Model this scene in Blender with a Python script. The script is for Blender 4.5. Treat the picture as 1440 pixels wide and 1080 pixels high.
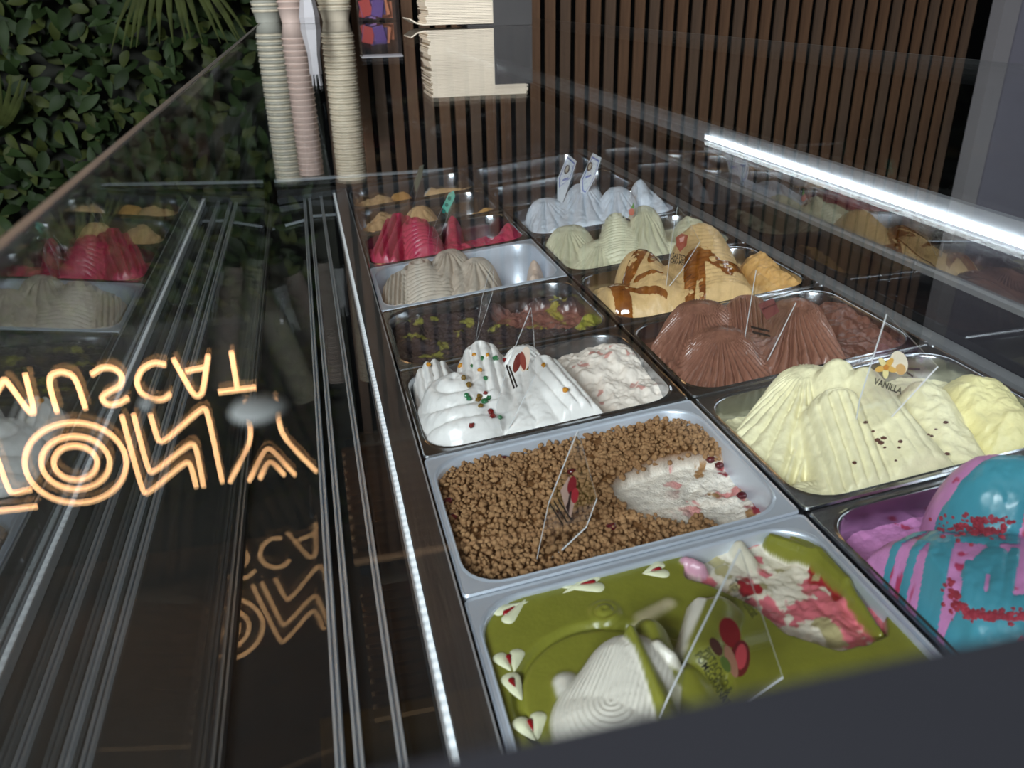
import bpy, math, random
import numpy as np
from mathutils import Vector, Matrix
for o in list(bpy.data.objects): bpy.data.objects.remove(o)
scene = bpy.context.scene
COL = scene.collection
rng = random.Random(7)

# ------------------------------------------------------------------ camera
YAW, PIT, ROL, FPX = 0.230076, 0.450186, -0.0223788, 1143.16
CAM = np.array([-0.0867932, -2.4731954, 0.520033])
def _basis():
    cy, sy, cp, sp, cr, sr = math.cos(YAW), math.sin(YAW), math.cos(PIT), math.sin(PIT), math.cos(ROL), math.sin(ROL)
    f = np.array([sy*cp, cy*cp, -sp]); rt = np.array([cy, -sy, 0.0]); up = np.cross(rt, f)
    return cr*rt+sr*up, -sr*rt+cr*up, f
CR, CU, CF = _basis()
cd = bpy.data.cameras.new('camera'); cam = bpy.data.objects.new('camera', cd); COL.objects.link(cam)
m = Matrix(((CR[0], CU[0], -CF[0]), (CR[1], CU[1], -CF[1]), (CR[2], CU[2], -CF[2]))).to_4x4()
m.translation = Vector(CAM); cam.matrix_world = m
cd.sensor_width = 36.0; cd.lens = 36.0*FPX/1440.0; cd.clip_start = 0.005
cd.dof.use_dof = True; cd.dof.focus_distance = 1.25; cd.dof.aperture_fstop = 8.0
scene.camera = cam

# ------------------------------------------------------------------ world, large lights, exposure
w = bpy.data.worlds.new('world'); scene.world = w; w.use_nodes = True
bg = w.node_tree.nodes['Background']; bg.inputs[0].default_value = (0.62, 0.68, 0.8, 1); bg.inputs[1].default_value = 0.05
vs = scene.view_settings; vs.view_transform = 'Standard'; vs.look = 'None'; vs.exposure = 0.0; vs.gamma = 1.0; vs.use_curve_mapping = False
def area(name, loc, target, sx, sy, power, col):
    l = bpy.data.lights.new(name, 'AREA'); l.shape = 'RECTANGLE'; l.size = sx; l.size_y = sy; l.energy = power; l.color = col
    o = bpy.data.objects.new(name, l); COL.objects.link(o); o.location = loc
    o.rotation_euler = (Vector(target)-Vector(loc)).to_track_quat('-Z', 'Y').to_euler(); return o
area('shopfront_daylight_offscreen', (-2.4, -5.0, 2.5), (0.2, -1.0, 0.0), 2.6, 1.8, 680, (0.9, 0.95, 1.0))

# ------------------------------------------------------------------ geometry helpers
AL = 0.0955647; PP = 0.26713; CA, SA = math.cos(AL), math.sin(AL)
GZ = 0.43                                     # height of the glass top
def pan_w(X, Y, Z=0.0): return Vector((X*CA-Z*SA, Y, X*SA+Z*CA))
PAN_ROT = (0.0, -AL, 0.0)
def ray(u, v): return CF + CR*(u-720)/FPX - CU*(v-540)/FPX
def on_y(u, v, y): d = ray(u, v); return Vector(CAM + d*(y-CAM[1])/d[1])
def on_z(u, v, z): d = ray(u, v); return Vector(CAM + d*(z-CAM[2])/d[2])
def on_pan(u, v, Z=0.0):                      # a point of the tilted tray plane, in tray coordinates
    n = np.array([-SA, 0, CA]); d = ray(u, v); p = CAM + d*((Z-n@CAM)/(n@d))
    return (p[0]*CA+p[2]*SA, p[1])

def mesh_obj(name, verts, faces, mat=None, parent=None, smooth=False, mats=None, fmat=None):
    me = bpy.data.meshes.new(name)
    me.from_pydata([tuple(v) for v in verts], [], [tuple(f) for f in faces])
    if mats:
        for x in mats: me.materials.append(x)
        if fmat is not None: me.polygons.foreach_set('material_index', fmat)
    elif mat: me.materials.append(mat)
    if smooth: me.polygons.foreach_set('use_smooth', [True]*len(me.polygons))
    me.update()
    o = bpy.data.objects.new(name, me); COL.objects.link(o)
    if parent is not None: o.parent = parent
    return o
class MB:
    def __init__(s): s.v = []; s.f = []
    def add(s, v, f):
        b = len(s.v); s.v += [tuple(x) for x in v]; s.f += [tuple(i+b for i in q) for q in f]; return s
    def box(s, x0, x1, y0, y1, z0, z1, T=None):
        v = [(x, y, z) for x in (x0, x1) for y in (y0, y1) for z in (z0, z1)]
        if T: v = [tuple(T(*p)) for p in v]
        return s.add(v, [(0,1,3,2),(4,6,7,5),(0,4,5,1),(2,3,7,6),(0,2,6,4),(1,5,7,3)])
    def tube(s, pts, r, n=8, cap=True, rr=None):
        pts = [Vector(p) for p in pts]; V = []; F = []
        prev = None
        for i, p in enumerate(pts):
            t = (pts[min(i+1, len(pts)-1)]-pts[max(i-1, 0)]).normalized()
            if prev is None:
                a = Vector((0, 0, 1)) if abs(t.z) < 0.9 else Vector((1, 0, 0)); u = t.cross(a).normalized()
            else: u = (prev-t*prev.dot(t)).normalized()
            prev = u; q = t.cross(u); R = rr[i] if rr else r
            V += [p+(u*math.cos(2*math.pi*k/n)+q*math.sin(2*math.pi*k/n))*R for k in range(n)]
        for i in range(len(pts)-1):
            for k in range(n): F.append((i*n+k, i*n+(k+1) % n, (i+1)*n+(k+1) % n, (i+1)*n+k))
        if cap: F.append(tuple(range(n))[::-1]); F.append(tuple((len(pts)-1)*n+k for k in range(n)))
        return s.add(V, F)
    def lathe(s, prof, n=24, c=(0, 0, 0)):
        V = [(c[0]+r*math.cos(2*math.pi*k/n), c[1]+r*math.sin(2*math.pi*k/n), c[2]+z) for r, z in prof for k in range(n)]
        F = [(i*n+k, i*n+(k+1) % n, (i+1)*n+(k+1) % n, (i+1)*n+k) for i in range(len(prof)-1) for k in range(n)]
        return s.add(V, F)
    def blob(s, c, sx, sy, sz, seed=0, rough=0.15, sub=1):
        import bmesh
        bm = bmesh.new(); bmesh.ops.create_icosphere(bm, subdivisions=sub, radius=1.0); r = random.Random(seed)
        V = [(c[0]+v.co.x*sx*(1+rough*(r.random()*2-1)), c[1]+v.co.y*sy*(1+rough*(r.random()*2-1)), c[2]+v.co.z*sz*(1+rough*(r.random()*2-1))) for v in bm.verts]
        F = [tuple(v.index for v in f.verts) for f in bm.faces]; bm.free(); return s.add(V, F)
    def build(s, name, mat, parent=None, smooth=False): return mesh_obj(name, s.v, s.f, mat, parent, smooth)
def tag(o, label=None, cat=None, group=None, kind=None):
    if label: o['label'] = label
    if cat: o['category'] = cat
    if group: o['group'] = group
    if kind: o['kind'] = kind
    return o
def empty(name, loc=(0, 0, 0), rot=(0, 0, 0)):
    o = bpy.data.objects.new(name, None); COL.objects.link(o); o.location = loc; o.rotation_euler = rot; o.empty_display_size = 0.05; return o
def copy_tree(o, parent=None):
    c = o.copy(); COL.objects.link(c); c.parent = parent
    for ch in list(o.children): copy_tree(ch, c)
    return c

# ------------------------------------------------------------------ materials
def mat(name, col, rough=0.5, metal=0.0, spec=0.5, noise=0.0, nscale=30.0, col2=None, bump=0.0, bscale=120.0, emit=None, estr=0.0, stretch=None, coat=0.0, attr=None):
    M = bpy.data.materials.new(name); M.use_nodes = True; nt = M.node_tree; b = nt.nodes['Principled BSDF']
    b.inputs['Base Color'].default_value = (*col, 1); b.inputs['Roughness'].default_value = rough
    b.inputs['Metallic'].default_value = metal; b.inputs['Specular IOR Level'].default_value = spec
    b.inputs['Coat Weight'].default_value = coat
    if emit: b.inputs['Emission Color'].default_value = (*emit, 1); b.inputs['Emission Strength'].default_value = estr
    tc = nt.nodes.new('ShaderNodeTexCoord'); mp = nt.nodes.new('ShaderNodeMapping'); nt.links.new(tc.outputs['Object'], mp.inputs[0])
    if stretch: mp.inputs['Scale'].default_value = stretch
    src = None
    if attr:
        at = nt.nodes.new('ShaderNodeAttribute'); at.attribute_name = attr; src = at.outputs['Color']; nt.links.new(src, b.inputs['Base Color'])
    if noise or col2:
        n = nt.nodes.new('ShaderNodeTexNoise'); n.inputs['Scale'].default_value = nscale; n.inputs['Detail'].default_value = 4; nt.links.new(mp.outputs[0], n.inputs[0])
        mx = nt.nodes.new('ShaderNodeMix'); mx.data_type = 'RGBA'
        rp = nt.nodes.new('ShaderNodeMapRange'); rp.inputs[1].default_value = 0.35; rp.inputs[2].default_value = 0.65; nt.links.new(n.outputs[0], rp.inputs[0]); nt.links.new(rp.outputs[0], mx.inputs[0])
        if attr:
            hs = nt.nodes.new('ShaderNodeHueSaturation'); hs.inputs['Value'].default_value = 1-noise; nt.links.new(src, hs.inputs['Color'])
            nt.links.new(src, mx.inputs[6]); nt.links.new(hs.outputs[0], mx.inputs[7])
        else:
            c2 = col2 or tuple(c*(1-noise) for c in col); mx.inputs[6].default_value = (*col, 1); mx.inputs[7].default_value = (*c2, 1)
        nt.links.new(mx.outputs[2], b.inputs['Base Color'])
    if bump:
        n2 = nt.nodes.new('ShaderNodeTexNoise'); n2.inputs['Scale'].default_value = bscale; n2.inputs['Detail'].default_value = 5; nt.links.new(mp.outputs[0], n2.inputs[0])
        bp = nt.nodes.new('ShaderNodeBump'); bp.inputs['Strength'].default_value = bump; bp.inputs['Distance'].default_value = 0.01; nt.links.new(n2.outputs[0], bp.inputs['Height']); nt.links.new(bp.outputs[0], b.inputs['Normal'])
    return M
def glass(name, tint=(0.96, 0.975, 0.97), f0=0.04, rough=0.0):
    M = bpy.data.materials.new(name); M.use_nodes = True; nt = M.node_tree; nt.nodes.clear()
    out = nt.nodes.new('ShaderNodeOutputMaterial'); tr = nt.nodes.new('ShaderNodeBsdfTransparent'); tr.inputs[0].default_value = (*tint, 1)
    gl = nt.nodes.new('ShaderNodeBsdfGlossy'); gl.inputs['Roughness'].default_value = rough; gl.inputs[0].default_value = (1, 1, 1, 1)
    ge = nt.nodes.new('ShaderNodeNewGeometry'); dt = nt.nodes.new('ShaderNodeVectorMath'); dt.operation = 'DOT_PRODUCT'
    nt.links.new(ge.outputs['Normal'], dt.inputs[0]); nt.links.new(ge.outputs['Incoming'], dt.inputs[1])
    def mth(op, a, bval=None, blink=None):
        n = nt.nodes.new('ShaderNodeMath'); n.operation = op; nt.links.new(a, n.inputs[0])
        if bval is not None: n.inputs[1].default_value = bval
        return n
    ab = mth('ABSOLUTE', dt.outputs['Value']); inv = nt.nodes.new('ShaderNodeMath'); inv.operation = 'SUBTRACT'; inv.inputs[0].default_value = 1; nt.links.new(ab.outputs[0], inv.inputs[1])
    pw = mth('POWER', inv.outputs[0], 5.0); ml = mth('MULTIPLY', pw.outputs[0], 1-f0); ad = mth('ADD', ml.outputs[0], f0); ad.use_clamp = True
    mx = nt.nodes.new('ShaderNodeMixShader'); nt.links.new(ad.outputs[0], mx.inputs[0]); nt.links.new(tr.outputs[0], mx.inputs[1]); nt.links.new(gl.outputs[0], mx.inputs[2]); nt.links.new(mx.outputs[0], out.inputs[0])
    return M
M_glass = glass('clear_glass'); M_coat = glass('coated_glass', (0.85, 0.87, 0.87), 0.15); M_acryl = glass('clear_acrylic', (0.97, 0.97, 0.97), 0.05); M_plastic = glass('clear_plastic', (0.9, 0.89, 0.9), 0.06, 0.15)
M_pad = mat('silicone_pad', (0.14, 0.15, 0.145), 0.6, 0, 0.2, noise=0.2, nscale=90)
M_acryl_edge = mat('acrylic_edge', (0.72, 0.74, 0.76), 0.15, 0, 0.8)
M_steel_lit = mat('satin_steel_lit', (0.70, 0.76, 0.86), 0.38, 0.5, noise=0.12, nscale=9, bump=0.05, bscale=60)  # bluish light reflected by the brighter tray rims is put into this pale colour
M_steel_dark = mat('polished_steel', (0.45, 0.47, 0.5), 0.2, 1.0, noise=0.15, nscale=14, bump=0.05, bscale=70)
M_brush = mat('brushed_steel', (0.19, 0.2, 0.22), 0.33, 0.9, noise=0.3, nscale=60, stretch=(1, 0.08, 1), bump=0.06, bscale=200)
M_alu = mat('aluminium_rail', (0.72, 0.77, 0.83), 0.42, 0.75, noise=0.1, nscale=20)
M_alu_dark = mat('dark_aluminium', (0.22, 0.23, 0.24), 0.35, 0.8, noise=0.15, nscale=20)
M_kick = mat('black_panel', (0.010, 0.010, 0.011), 0.06, 0, 0.35, noise=0.2, nscale=6)
M_rail = mat('grey_rail', (0.20, 0.205, 0.21), 0.5, 0.2, noise=0.15, nscale=30)
M_black = mat('black_gloss', (0.012, 0.012, 0.012), 0.0, 0, 0.7, noise=0.2, nscale=6)
M_frame = mat('grey_frame', (0.026, 0.027, 0.033), 0.5, 0.2, noise=0.15, nscale=12)
M_body = mat('case_body', (0.03, 0.03, 0.032), 0.5, noise=0.2, nscale=5)
M_floor = mat('dark_floor', (0.035, 0.033, 0.03), 0.35, noise=0.3, nscale=2)
M_wallb = mat('slat_backing', (0.002, 0.002, 0.002), 0.9, 0, 0.0, noise=0.2, nscale=4)
M_slat = mat('walnut_slat', (0.105, 0.056, 0.030), 0.7, 0, 0.2, col2=(0.065, 0.035, 0.02), nscale=4, stretch=(8, 8, 0.6), bump=0.1, bscale=30)
M_slat2 = mat('walnut_slat_grey', (0.088, 0.054, 0.034), 0.7, 0, 0.2, col2=(0.058, 0.037, 0.025), nscale=4, stretch=(8, 8, 0.6), bump=0.1, bscale=30)
M_slat3 = mat('warm_oak_slat', (0.55, 0.32, 0.16), 0.5, col2=(0.45, 0.26, 0.13), nscale=4, stretch=(0.5, 8, 8))
M_white = mat('lavender_white_paint', (0.16, 0.155, 0.185), 0.6, noise=0.05, nscale=3)
M_trim = mat('white_trim', (0.22, 0.21, 0.215), 0.5, noise=0.05, nscale=3)
M_beige = mat('beige_paint', (0.25, 0.2, 0.14), 0.6, noise=0.08, nscale=3)
M_ceil = mat('ceiling_paint', (0.2, 0.19, 0.18), 0.8, noise=0.08, nscale=3)
M_soil = mat('planter_backing', (0.012, 0.014, 0.008), 0.9, noise=0.3, nscale=10)
LEAFS = [mat('leaf_deep_green', (0.012, 0.024, 0.006), 0.6, 0, 0.15, noise=0.4, nscale=12), mat('leaf_olive', (0.032, 0.042, 0.009), 0.6, 0, 0.15, noise=0.4, nscale=12), mat('leaf_mid_green', (0.018, 0.034, 0.009), 0.6, 0, 0.15, noise=0.4, nscale=12)]
M_palm = mat('palm_leaf', (0.04, 0.05, 0.013), 0.7, 0, 0.1, noise=0.4, nscale=20)
M_neon = mat('neon_tube', (0.9, 0.7, 0.5), 0.4, emit=(1.0, 0.52, 0.22), estr=7.5, noise=0.05)
def led_mat(name, strength, per):
    M = mat(name, (0.8, 0.85, 0.9), 0.4); nt = M.node_tree; b = nt.nodes['Principled BSDF']
    tc = nt.nodes.new('ShaderNodeTexCoord'); wv = nt.nodes.new('ShaderNodeTexWave'); wv.bands_direction = 'Y'; wv.inputs['Scale'].default_value = per; nt.links.new(tc.outputs['Object'], wv.inputs[0])
    mr = nt.nodes.new('ShaderNodeMapRange'); mr.inputs[3].default_value = 0.55*strength; mr.inputs[4].default_value = 1.25*strength; nt.links.new(wv.outputs['Fac'], mr.inputs[0]); nt.links.new(mr.outputs[0], b.inputs['Emission Strength'])
    b.inputs['Emission Color'].default_value = (0.9, 0.96, 1.0, 1); return M
M_led = led_mat('led_diffuser', 14.0, 20.0); M_led2 = led_mat('led_strip_sill', 0.5, 26.0)

# ------------------------------------------------------------------ the room
WY = 1.35; FZ = -0.9; CZ = 3.0
tag(mesh_obj('floor', [(-4, -7, FZ), (6, -7, FZ), (6, 3, FZ), (-4, 3, FZ)], [(0, 1, 2, 3)], M_floor), 'dark polished floor of the shop', 'floor', kind='structure')
tag(mesh_obj('ceiling', [(-4, -7, CZ), (-4, 3, CZ), (6, 3, CZ), (6, -7, CZ)], [(0, 1, 2, 3)], M_ceil), 'dim painted ceiling', 'ceiling', kind='structure')
wall = tag(MB().box(-0.02, 3.36, WY+0.02, WY+0.12, FZ, 2.42).build('wall_back', M_wallb), 'dark wall clad with vertical walnut slats', 'wall', kind='structure')
SP = 0.0712; sm = MB().box(0, 0.046, 0.010, 0.022, FZ, 2.42)
slat_a = sm.build('slat', M_slat, wall); slat_b = sm.build('slat', M_slat2, wall)
nsl = int(3.34/SP)
for i in range(nsl):
    src = slat_a if (i*7) % 3 else slat_b
    o = src.copy(); COL.objects.link(o); o.parent = wall; o.location = (0.005+i*SP, WY-0.002, 0)
bpy.data.objects.remove(slat_a); bpy.data.objects.remove(slat_b)
tag(MB().box(3.36, 3.46, WY-0.06, WY+0.12, FZ, CZ).build('trim_1', M_trim), 'white corner trim at the end of the slat wall', 'trim', kind='structure')
tag(MB().box(3.46, 6, WY-0.02, WY+0.12, FZ, CZ).build('wall_right', M_white), 'plain lavender white wall beyond the corner trim', 'wall', kind='structure')
tag(MB().box(-0.02, 3.36, WY+0.02, WY+0.12, 2.42, CZ).build('wall_upper', M_beige), 'beige wall above the slats', 'wall', kind='structure')
bulk = tag(empty('slat_canopy', (0, WY, 2.42)), 'warm oak canopy of horizontal slats above the counter', 'canopy')
for i in range(12): MB().box(-0.12, 1.6, -0.12-i*0.08-0.05, -0.12-i*0.08, 0.0, 0.03).build('slat', M_slat3, bulk)
for x in (-0.10, 0.7, 1.52): MB().box(x, x+0.04, -1.07, 0.018, 0.031, 0.07).build('hanger_bar', M_frame, bulk)
lp = tag(empty('ceiling_panel', (0.0, -0.62, CZ-0.26)), 'pale wooden ceiling panel hung above the counter', 'ceiling panel', kind='structure')
MB().box(-0.33, 0.33, -0.72, 0.45, 0.012, 0.05).build('frame', M_trim, lp); MB().box(-0.31, 0.31, -0.70, 0.43, 0.0, 0.0125).build('board', mat('pale_wood_board', (0.6, 0.44, 0.22), 0.5, col2=(0.5, 0.36, 0.17), nscale=4, stretch=(8, 0.6, 8)), lp)
for y in (-0.6, 0.3): MB().tube([(0, y, 0.05), (0, y, 0.259)], 0.006, 8).build('suspension_rod', M_alu, lp)
wl = tag(MB().box(-4, -0.02, WY+0.06, WY+0.14, FZ, CZ).build('wall_left', M_soil), 'dark wall behind the artificial foliage', 'wall', kind='structure')

# green wall of artificial foliage
def leaf_geo(L, Wd, bend, fold=0.25):
    V = []; n = 4
    for i in range(n+1):
        t = i/n; wd = Wd*math.sin(math.pi*min(0.97, t*0.92+0.06))**0.8*0.5; z = -bend*t*t*L
        V += [(-wd, t*L, z+fold*wd), (0, t*L, z), (wd, t*L, z+fold*wd)]
    F = []
    for i in range(n): a = i*3; F += [(a, a+1, a+4, a+3), (a+1, a+2, a+5, a+4)]
    return V, F
foli = tag(empty('foliage_panel', (-1.0, WY+0.06, FZ)), 'dark wall panel of artificial green leaves', 'plant wall')
lm = []
for k, (L, Wd, bd) in enumerate(((0.085, 0.05, 0.3), (0.065, 0.042, 0.5), (0.11, 0.04, 0.4))):
    V, F = leaf_geo(L, Wd, bd); o = mesh_obj('leaf', V, F, LEAFS[k], None, True); lm.append(o.data); bpy.data.objects.remove(o)
def leaf_mat(r):
    d = Vector((r.uniform(-1, 1), r.uniform(-0.9, -0.2), r.uniform(-1.1, 0.5))).normalized(); up = Vector((r.uniform(-.5, .5), -1, r.uniform(0, .7))).normalized()
    x = d.cross(up).normalized(); z = x.cross(d); return Matrix((x, d, z)).transposed().to_4x4()
r = random.Random(3)
for i in range(290):
    o = bpy.data.objects.new('leaf', lm[r.choice((0, 0, 1, 1, 2))]); COL.objects.link(o); o.parent = foli
    M_ = leaf_mat(r); M_.translation = Vector((r.uniform(-0.95, 0.72), r.uniform(-0.17, -0.08), r.uniform(0.35, 1.5))); o.matrix_local = M_
mbs = [MB(), MB(), MB()]
for i in range(5200):
    k = r.choice((0, 0, 1, 1, 2)); L, Wd, bd = ((0.085, 0.05, 0.3), (0.065, 0.042, 0.5), (0.11, 0.04, 0.4))[k]
    V, F = leaf_geo(L, Wd, bd); M_ = leaf_mat(r); lz = r.uniform(0.15, 3.6); M_.translation = Vector((r.uniform(-2.4, 0.84 if lz < 3.1 else 0.72), r.uniform(-0.14, -0.03), lz))
    mbs[k].add([M_ @ Vector(v) for v in V], F)
for k in range(3): tag(mbs[k].build('foliage', LEAFS[k], foli, True), kind='stuff')
def palm(loc, n, L, droop, seed, label):
    t = tag(empty('palm_tuft', loc), label, 'plant', 'palm tufts in the foliage wall'); rr = random.Random(seed)
    MB().tube([(0, 0.06, 0), (0, -0.03, 0.0)], 0.012, 6).build('stem', LEAFS[0], t)
    for i in range(n):
        a = -0.9+1.8*i/(n-1)+rr.uniform(-.05, .05); V = []; m_ = 5
        for j in range(m_+1):
            s = j/m_; wd = 0.015*math.sin(math.pi*min(0.98, s*0.85+0.12)); x = math.sin(a)*s*L; y = -0.03-0.10*math.sin(s*1.6); z = (math.cos(a)*0.25*s-droop*s*s)*L
            px, pz = math.cos(a*0.7), math.sin(a*0.7)*0.3; V += [(x-wd*px, y, z+wd*pz), (x, y-0.003, z), (x+wd*px, y, z-wd*pz)]
        F = [q for j in range(m_) for q in ((j*3, j*3+1, j*3+4, j*3+3), (j*3+1, j*3+2, j*3+5, j*3+4))]
        mesh_obj('blade', V, F, M_palm, t, True)
palm((-0.52, WY-0.05, 0.62), 15, 0.34, 1.0, 1, 'olive palm tuft drooping beside the stacks of cups')
palm((-1.3, WY-0.05, 0.06), 12, 0.26, -0.6, 2, 'spiky palm tuft low in the foliage wall')
palm((-1.1, WY-0.05, 1.25), 13, 0.3, 0.8, 3, 'palm tuft hanging under the neon sign')

# neon sign (seen mirrored in the glass): traced on its own plane
SY = WY-0.27
def sg(zx, zy): v = on_y(zx/3, 360+zy/3, SY); return Vector((v.x, SY, 2*GZ-v.z))
def smooth_path(p, it=2):
    for _ in range(it):
        q = [p[0]]
        for a, b_ in zip(p[:-1], p[1:]): q += [a*0.8+b_*0.2, a*0.2+b_*0.8]
        p = q+[p[-1]]
    return p
sign = tag(empty('neon_sign', (-0.9, SY, 1.9)), 'warm neon name sign mounted on the foliage wall', 'neon sign')
def stroke(parent_name, lines):
    mb = MB()
    for L in lines: mb.tube([p-sign.location for p in smooth_path([sg(*q) for q in L])], 0.0115, 8)
    mb.build(parent_name, M_neon, sign, True)
stroke('letter_m', [[(-125, 530), (-85, 672), (-70, 672), (10, 520), (25, 520), (125, 660), (145, 655), (105, 495)]])
stroke('letter_u', [[(240, 655), (205, 535), (213, 497), (260, 482), (308, 500), (330, 545), (360, 640)]])
stroke('letter_s', [[(385, 495), (430, 465), (480, 468), (517, 500), (508, 545), (440, 578), (426, 600), (452, 624), (500, 620), (540, 595)]])
stroke('letter_c', [[(700, 455), (650, 443), (598, 470), (573, 522), (590, 572), (640, 602), (690, 602), (718, 578)]])
stroke('letter_a', [[(730, 430), (812, 578), (835, 588), (855, 572), (877, 415)], [(782, 482), (862, 466)]])
stroke('letter_t', [[(975, 400), (1000, 555)], [(920, 570), (1080, 550)]])
stroke('letter_t', [[(-30, 800), (35, 985), (55, 997), (130, 980)], [(-330, 1110), (155, 1052)], [(-110, 820), (-70, 990), (-90, 1010), (-330, 1040)], [(-70, 810), (-18, 1000)]])
def ell(cx, cy, rx, ry): return [(cx+rx*math.cos(t*math.pi/16), cy+ry*math.sin(t*math.pi/16)+0.02*rx*math.cos(t*math.pi/16)) for t in range(33)]
stroke('letter_o', [ell(317, 868, 215, 170), ell(317, 868, 145, 112), ell(317, 868, 92, 72)])
stroke('letter_n', [[(513, 670), (600, 990), (622, 1000), (780, 866), (802, 870), (827, 970)], [(562, 665), (625, 905), (647, 910), (800, 788), (825, 795), (858, 968)], [(632, 660), (665, 775), (687, 784), (850, 638), (873, 645), (937, 950)]])
stroke('letter_y', [[(1035, 610), (1065, 775), (968, 950)], [(1160, 600), (1188, 760), (1335, 905)], [(1050, 945), (1118, 815), (1142, 812), (1245, 920)], [(1095, 935), (1128, 870), (1152, 870), (1200, 920)]])
c0 = sg(-340, 440)-sign.location; c1 = sg(1400, 1100)-sign.location
MB().box(c0.x, c1.x, 0.03, 0.036, c0.z-0.05, c1.z+0.05).build('backing_panel', M_acryl, sign)
for x in (c0.x+0.1, c1.x-0.1):
    for z in (c0.z, c1.z): MB().tube([(x, 0.036, z), (x, 0.325, z)], 0.008, 8).build('standoff', M_alu, sign)

# ------------------------------------------------------------------ the display case
XL, XR = -0.212, 0.733; Y0, Y1 = -2.395, 1.15; YE = 0.03
case = tag(empty('display_case', (0.25, -1.1, FZ)), 'gelato display case with glass top and chrome rails', 'display case')
def cpart(name, mb, m_, smooth=False):
    o = mb.build(name, m_, None, smooth); o.parent = case; o.matrix_parent_inverse = Matrix.Translation((-0.25, 1.1, -FZ)); return o
cpart('glass_top', MB().box(XL, XR+0.01, Y0, Y1, GZ-0.006, GZ), M_glass)
cpart('edge_trim', MB().box(XL-0.006, XL-0.0005, Y0, Y1, GZ-0.006, GZ+0.001), M_alu_dark)
cpart('edge_trim', MB().box(XR+0.0105, XR+0.012, Y0, Y1, GZ-0.006, GZ), M_alu_dark)
cpart('glass_pane', MB().add([(XL-0.006-0.008, Y0, -0.05), (XL-0.008, Y0, -0.05), (XL-0.006+0.004, Y0, GZ-0.007), (XL+0.004, Y0, GZ-0.007), (XL-0.014, Y1, -0.05), (XL-0.008, Y1, -0.05), (XL-0.002, Y1, GZ-0.007), (XL+0.004, Y1, GZ-0.007)],
      [(0, 1, 3, 2), (4, 6, 7, 5), (0, 4, 5, 1), (2, 3, 7, 6), (0, 2, 6, 4), (1, 5, 7, 3)]), M_coat)
cpart('glass_pane', MB().box(XR, XR+0.006, Y0, Y1, 0.2625, GZ-0.007), M_glass)
cpart('glass_pane', MB().box(XR, XR+0.006, Y0, YE, 0.155, 0.2255), glass('mirror_coated_glass', (0.7, 0.71, 0.71), 0.32))
cpart('glass_pane', MB().box(XL+0.01, XR-0.004, YE, YE+0.006, 0.035, GZ-0.008), M_glass)
T = lambda x, y, z: pan_w(x, y, z)
cpart('end_sill', MB().box(-0.20, 0.73, 0.003, YE+0.012, -0.012, 0.004, T), M_brush)
cpart('end_rail', MB().box(XL+0.01, XR-0.004, YE-0.004, YE+0.010, 0.028, 0.036), M_alu)
cpart('sill', MB().box(-0.224, -0.1235, -2.3, YE, -0.03, -0.015, T), M_black)
def lev(x, y, z): p = pan_w(-0.080, y, -0.0135); return Vector((p.x+(x+0.080), y, p.z+z))
cpart('sill', MB().box(-0.1075, -0.0415, -2.3, YE, -0.02, -0.002, lev), M_black)
for X in (-0.2205, -0.124, -0.109, -0.076):
    cpart('track_rail', MB().box(X-0.0036, X-0.0012, -2.3, 0.0, -0.0148, -0.006, T).box(X+0.0012, X+0.0036, -2.3, 0.0, -0.0148, -0.006, T).box(X-0.0011, X+0.0011, -2.3, 0.0, -0.0148, -0.0125, T), M_alu if X > -0.2 else M_alu_dark)
cpart('steel_sill', MB().box(-0.0325, -0.0005, -2.3, 0.0, -0.02, 0.001, T), M_brush)
cpart('steel_edge', MB().box(-0.0022, -0.0004, -2.3, 0.0, 0.0012, 0.003, T), M_alu)
cpart('led_strip', MB().box(-0.0395, -0.0335, -2.3, 0.0, -0.018, -0.004, T), M_led2)
cpart('led_channel', MB().box(-0.0415, -0.0398, -2.3, 0.0, -0.018, -0.002, T), M_alu)
cpart('kick_panel', MB().add([pan_w(0.742, -2.3, -0.01), pan_w(0.742, YE, -0.01), pan_w(0.746, YE, 0.082), pan_w(0.746, -2.3, 0.082), pan_w(0.752, -2.3, -0.01), pan_w(0.752, YE, -0.01), pan_w(0.756, YE, 0.082), pan_w(0.756, -2.3, 0.082)],
      [(0, 3, 2, 1), (4, 5, 6, 7), (3, 7, 6, 2), (0, 1, 5, 4), (0, 4, 7, 3), (1, 2, 6, 5)]), M_kick)
cpart('side_rail', MB().box(0.722, 0.741, -2.3, 0.0, -0.006, 0.004, T), M_rail)
cpart('side_rail', MB().box(0.736, 0.757, -2.3, YE, 0.0825, 0.090, T), M_rail)
cpart('led_housing', MB().box(XR-0.013, XR-0.001, Y0+0.05, Y1-0.02, 0.226, 0.262), M_alu)
cpart('led_lamp', MB().box(XR-0.020, XR-0.0135, Y0+0.05, -0.87, 0.235, 0.241), M_led)
cpart('led_cover', MB().box(XR-0.016, XR-0.0135, -0.86, Y1-0.05, 0.240, 0.244), M_alu)
cpart('front_frame', MB().box(XL-0.02, XR+0.03, Y0-0.05, Y0-0.005, 0.30, GZ+0.002), M_frame)
cpart('well_wall', MB().box(-0.2, 0.76, YE+0.02, YE+0.03, -0.25, -0.0, None), M_body)
cpart('well_base', MB().box(-0.2, 0.76, -2.3, YE+0.02, -0.28, -0.25), M_body)
cpart('base_cabinet', MB().box(XL-0.01, XR+0.02, -2.35, Y1, FZ, -0.285), M_body)
cpart('side_panel', MB().box(XL-0.018, XL-0.0145, -2.35, Y1, FZ, -0.04), M_body)
cpart('side_panel', MB().box(XR+0.024, XR+0.03, -2.35, Y1, FZ, 0.15), M_body)
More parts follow.
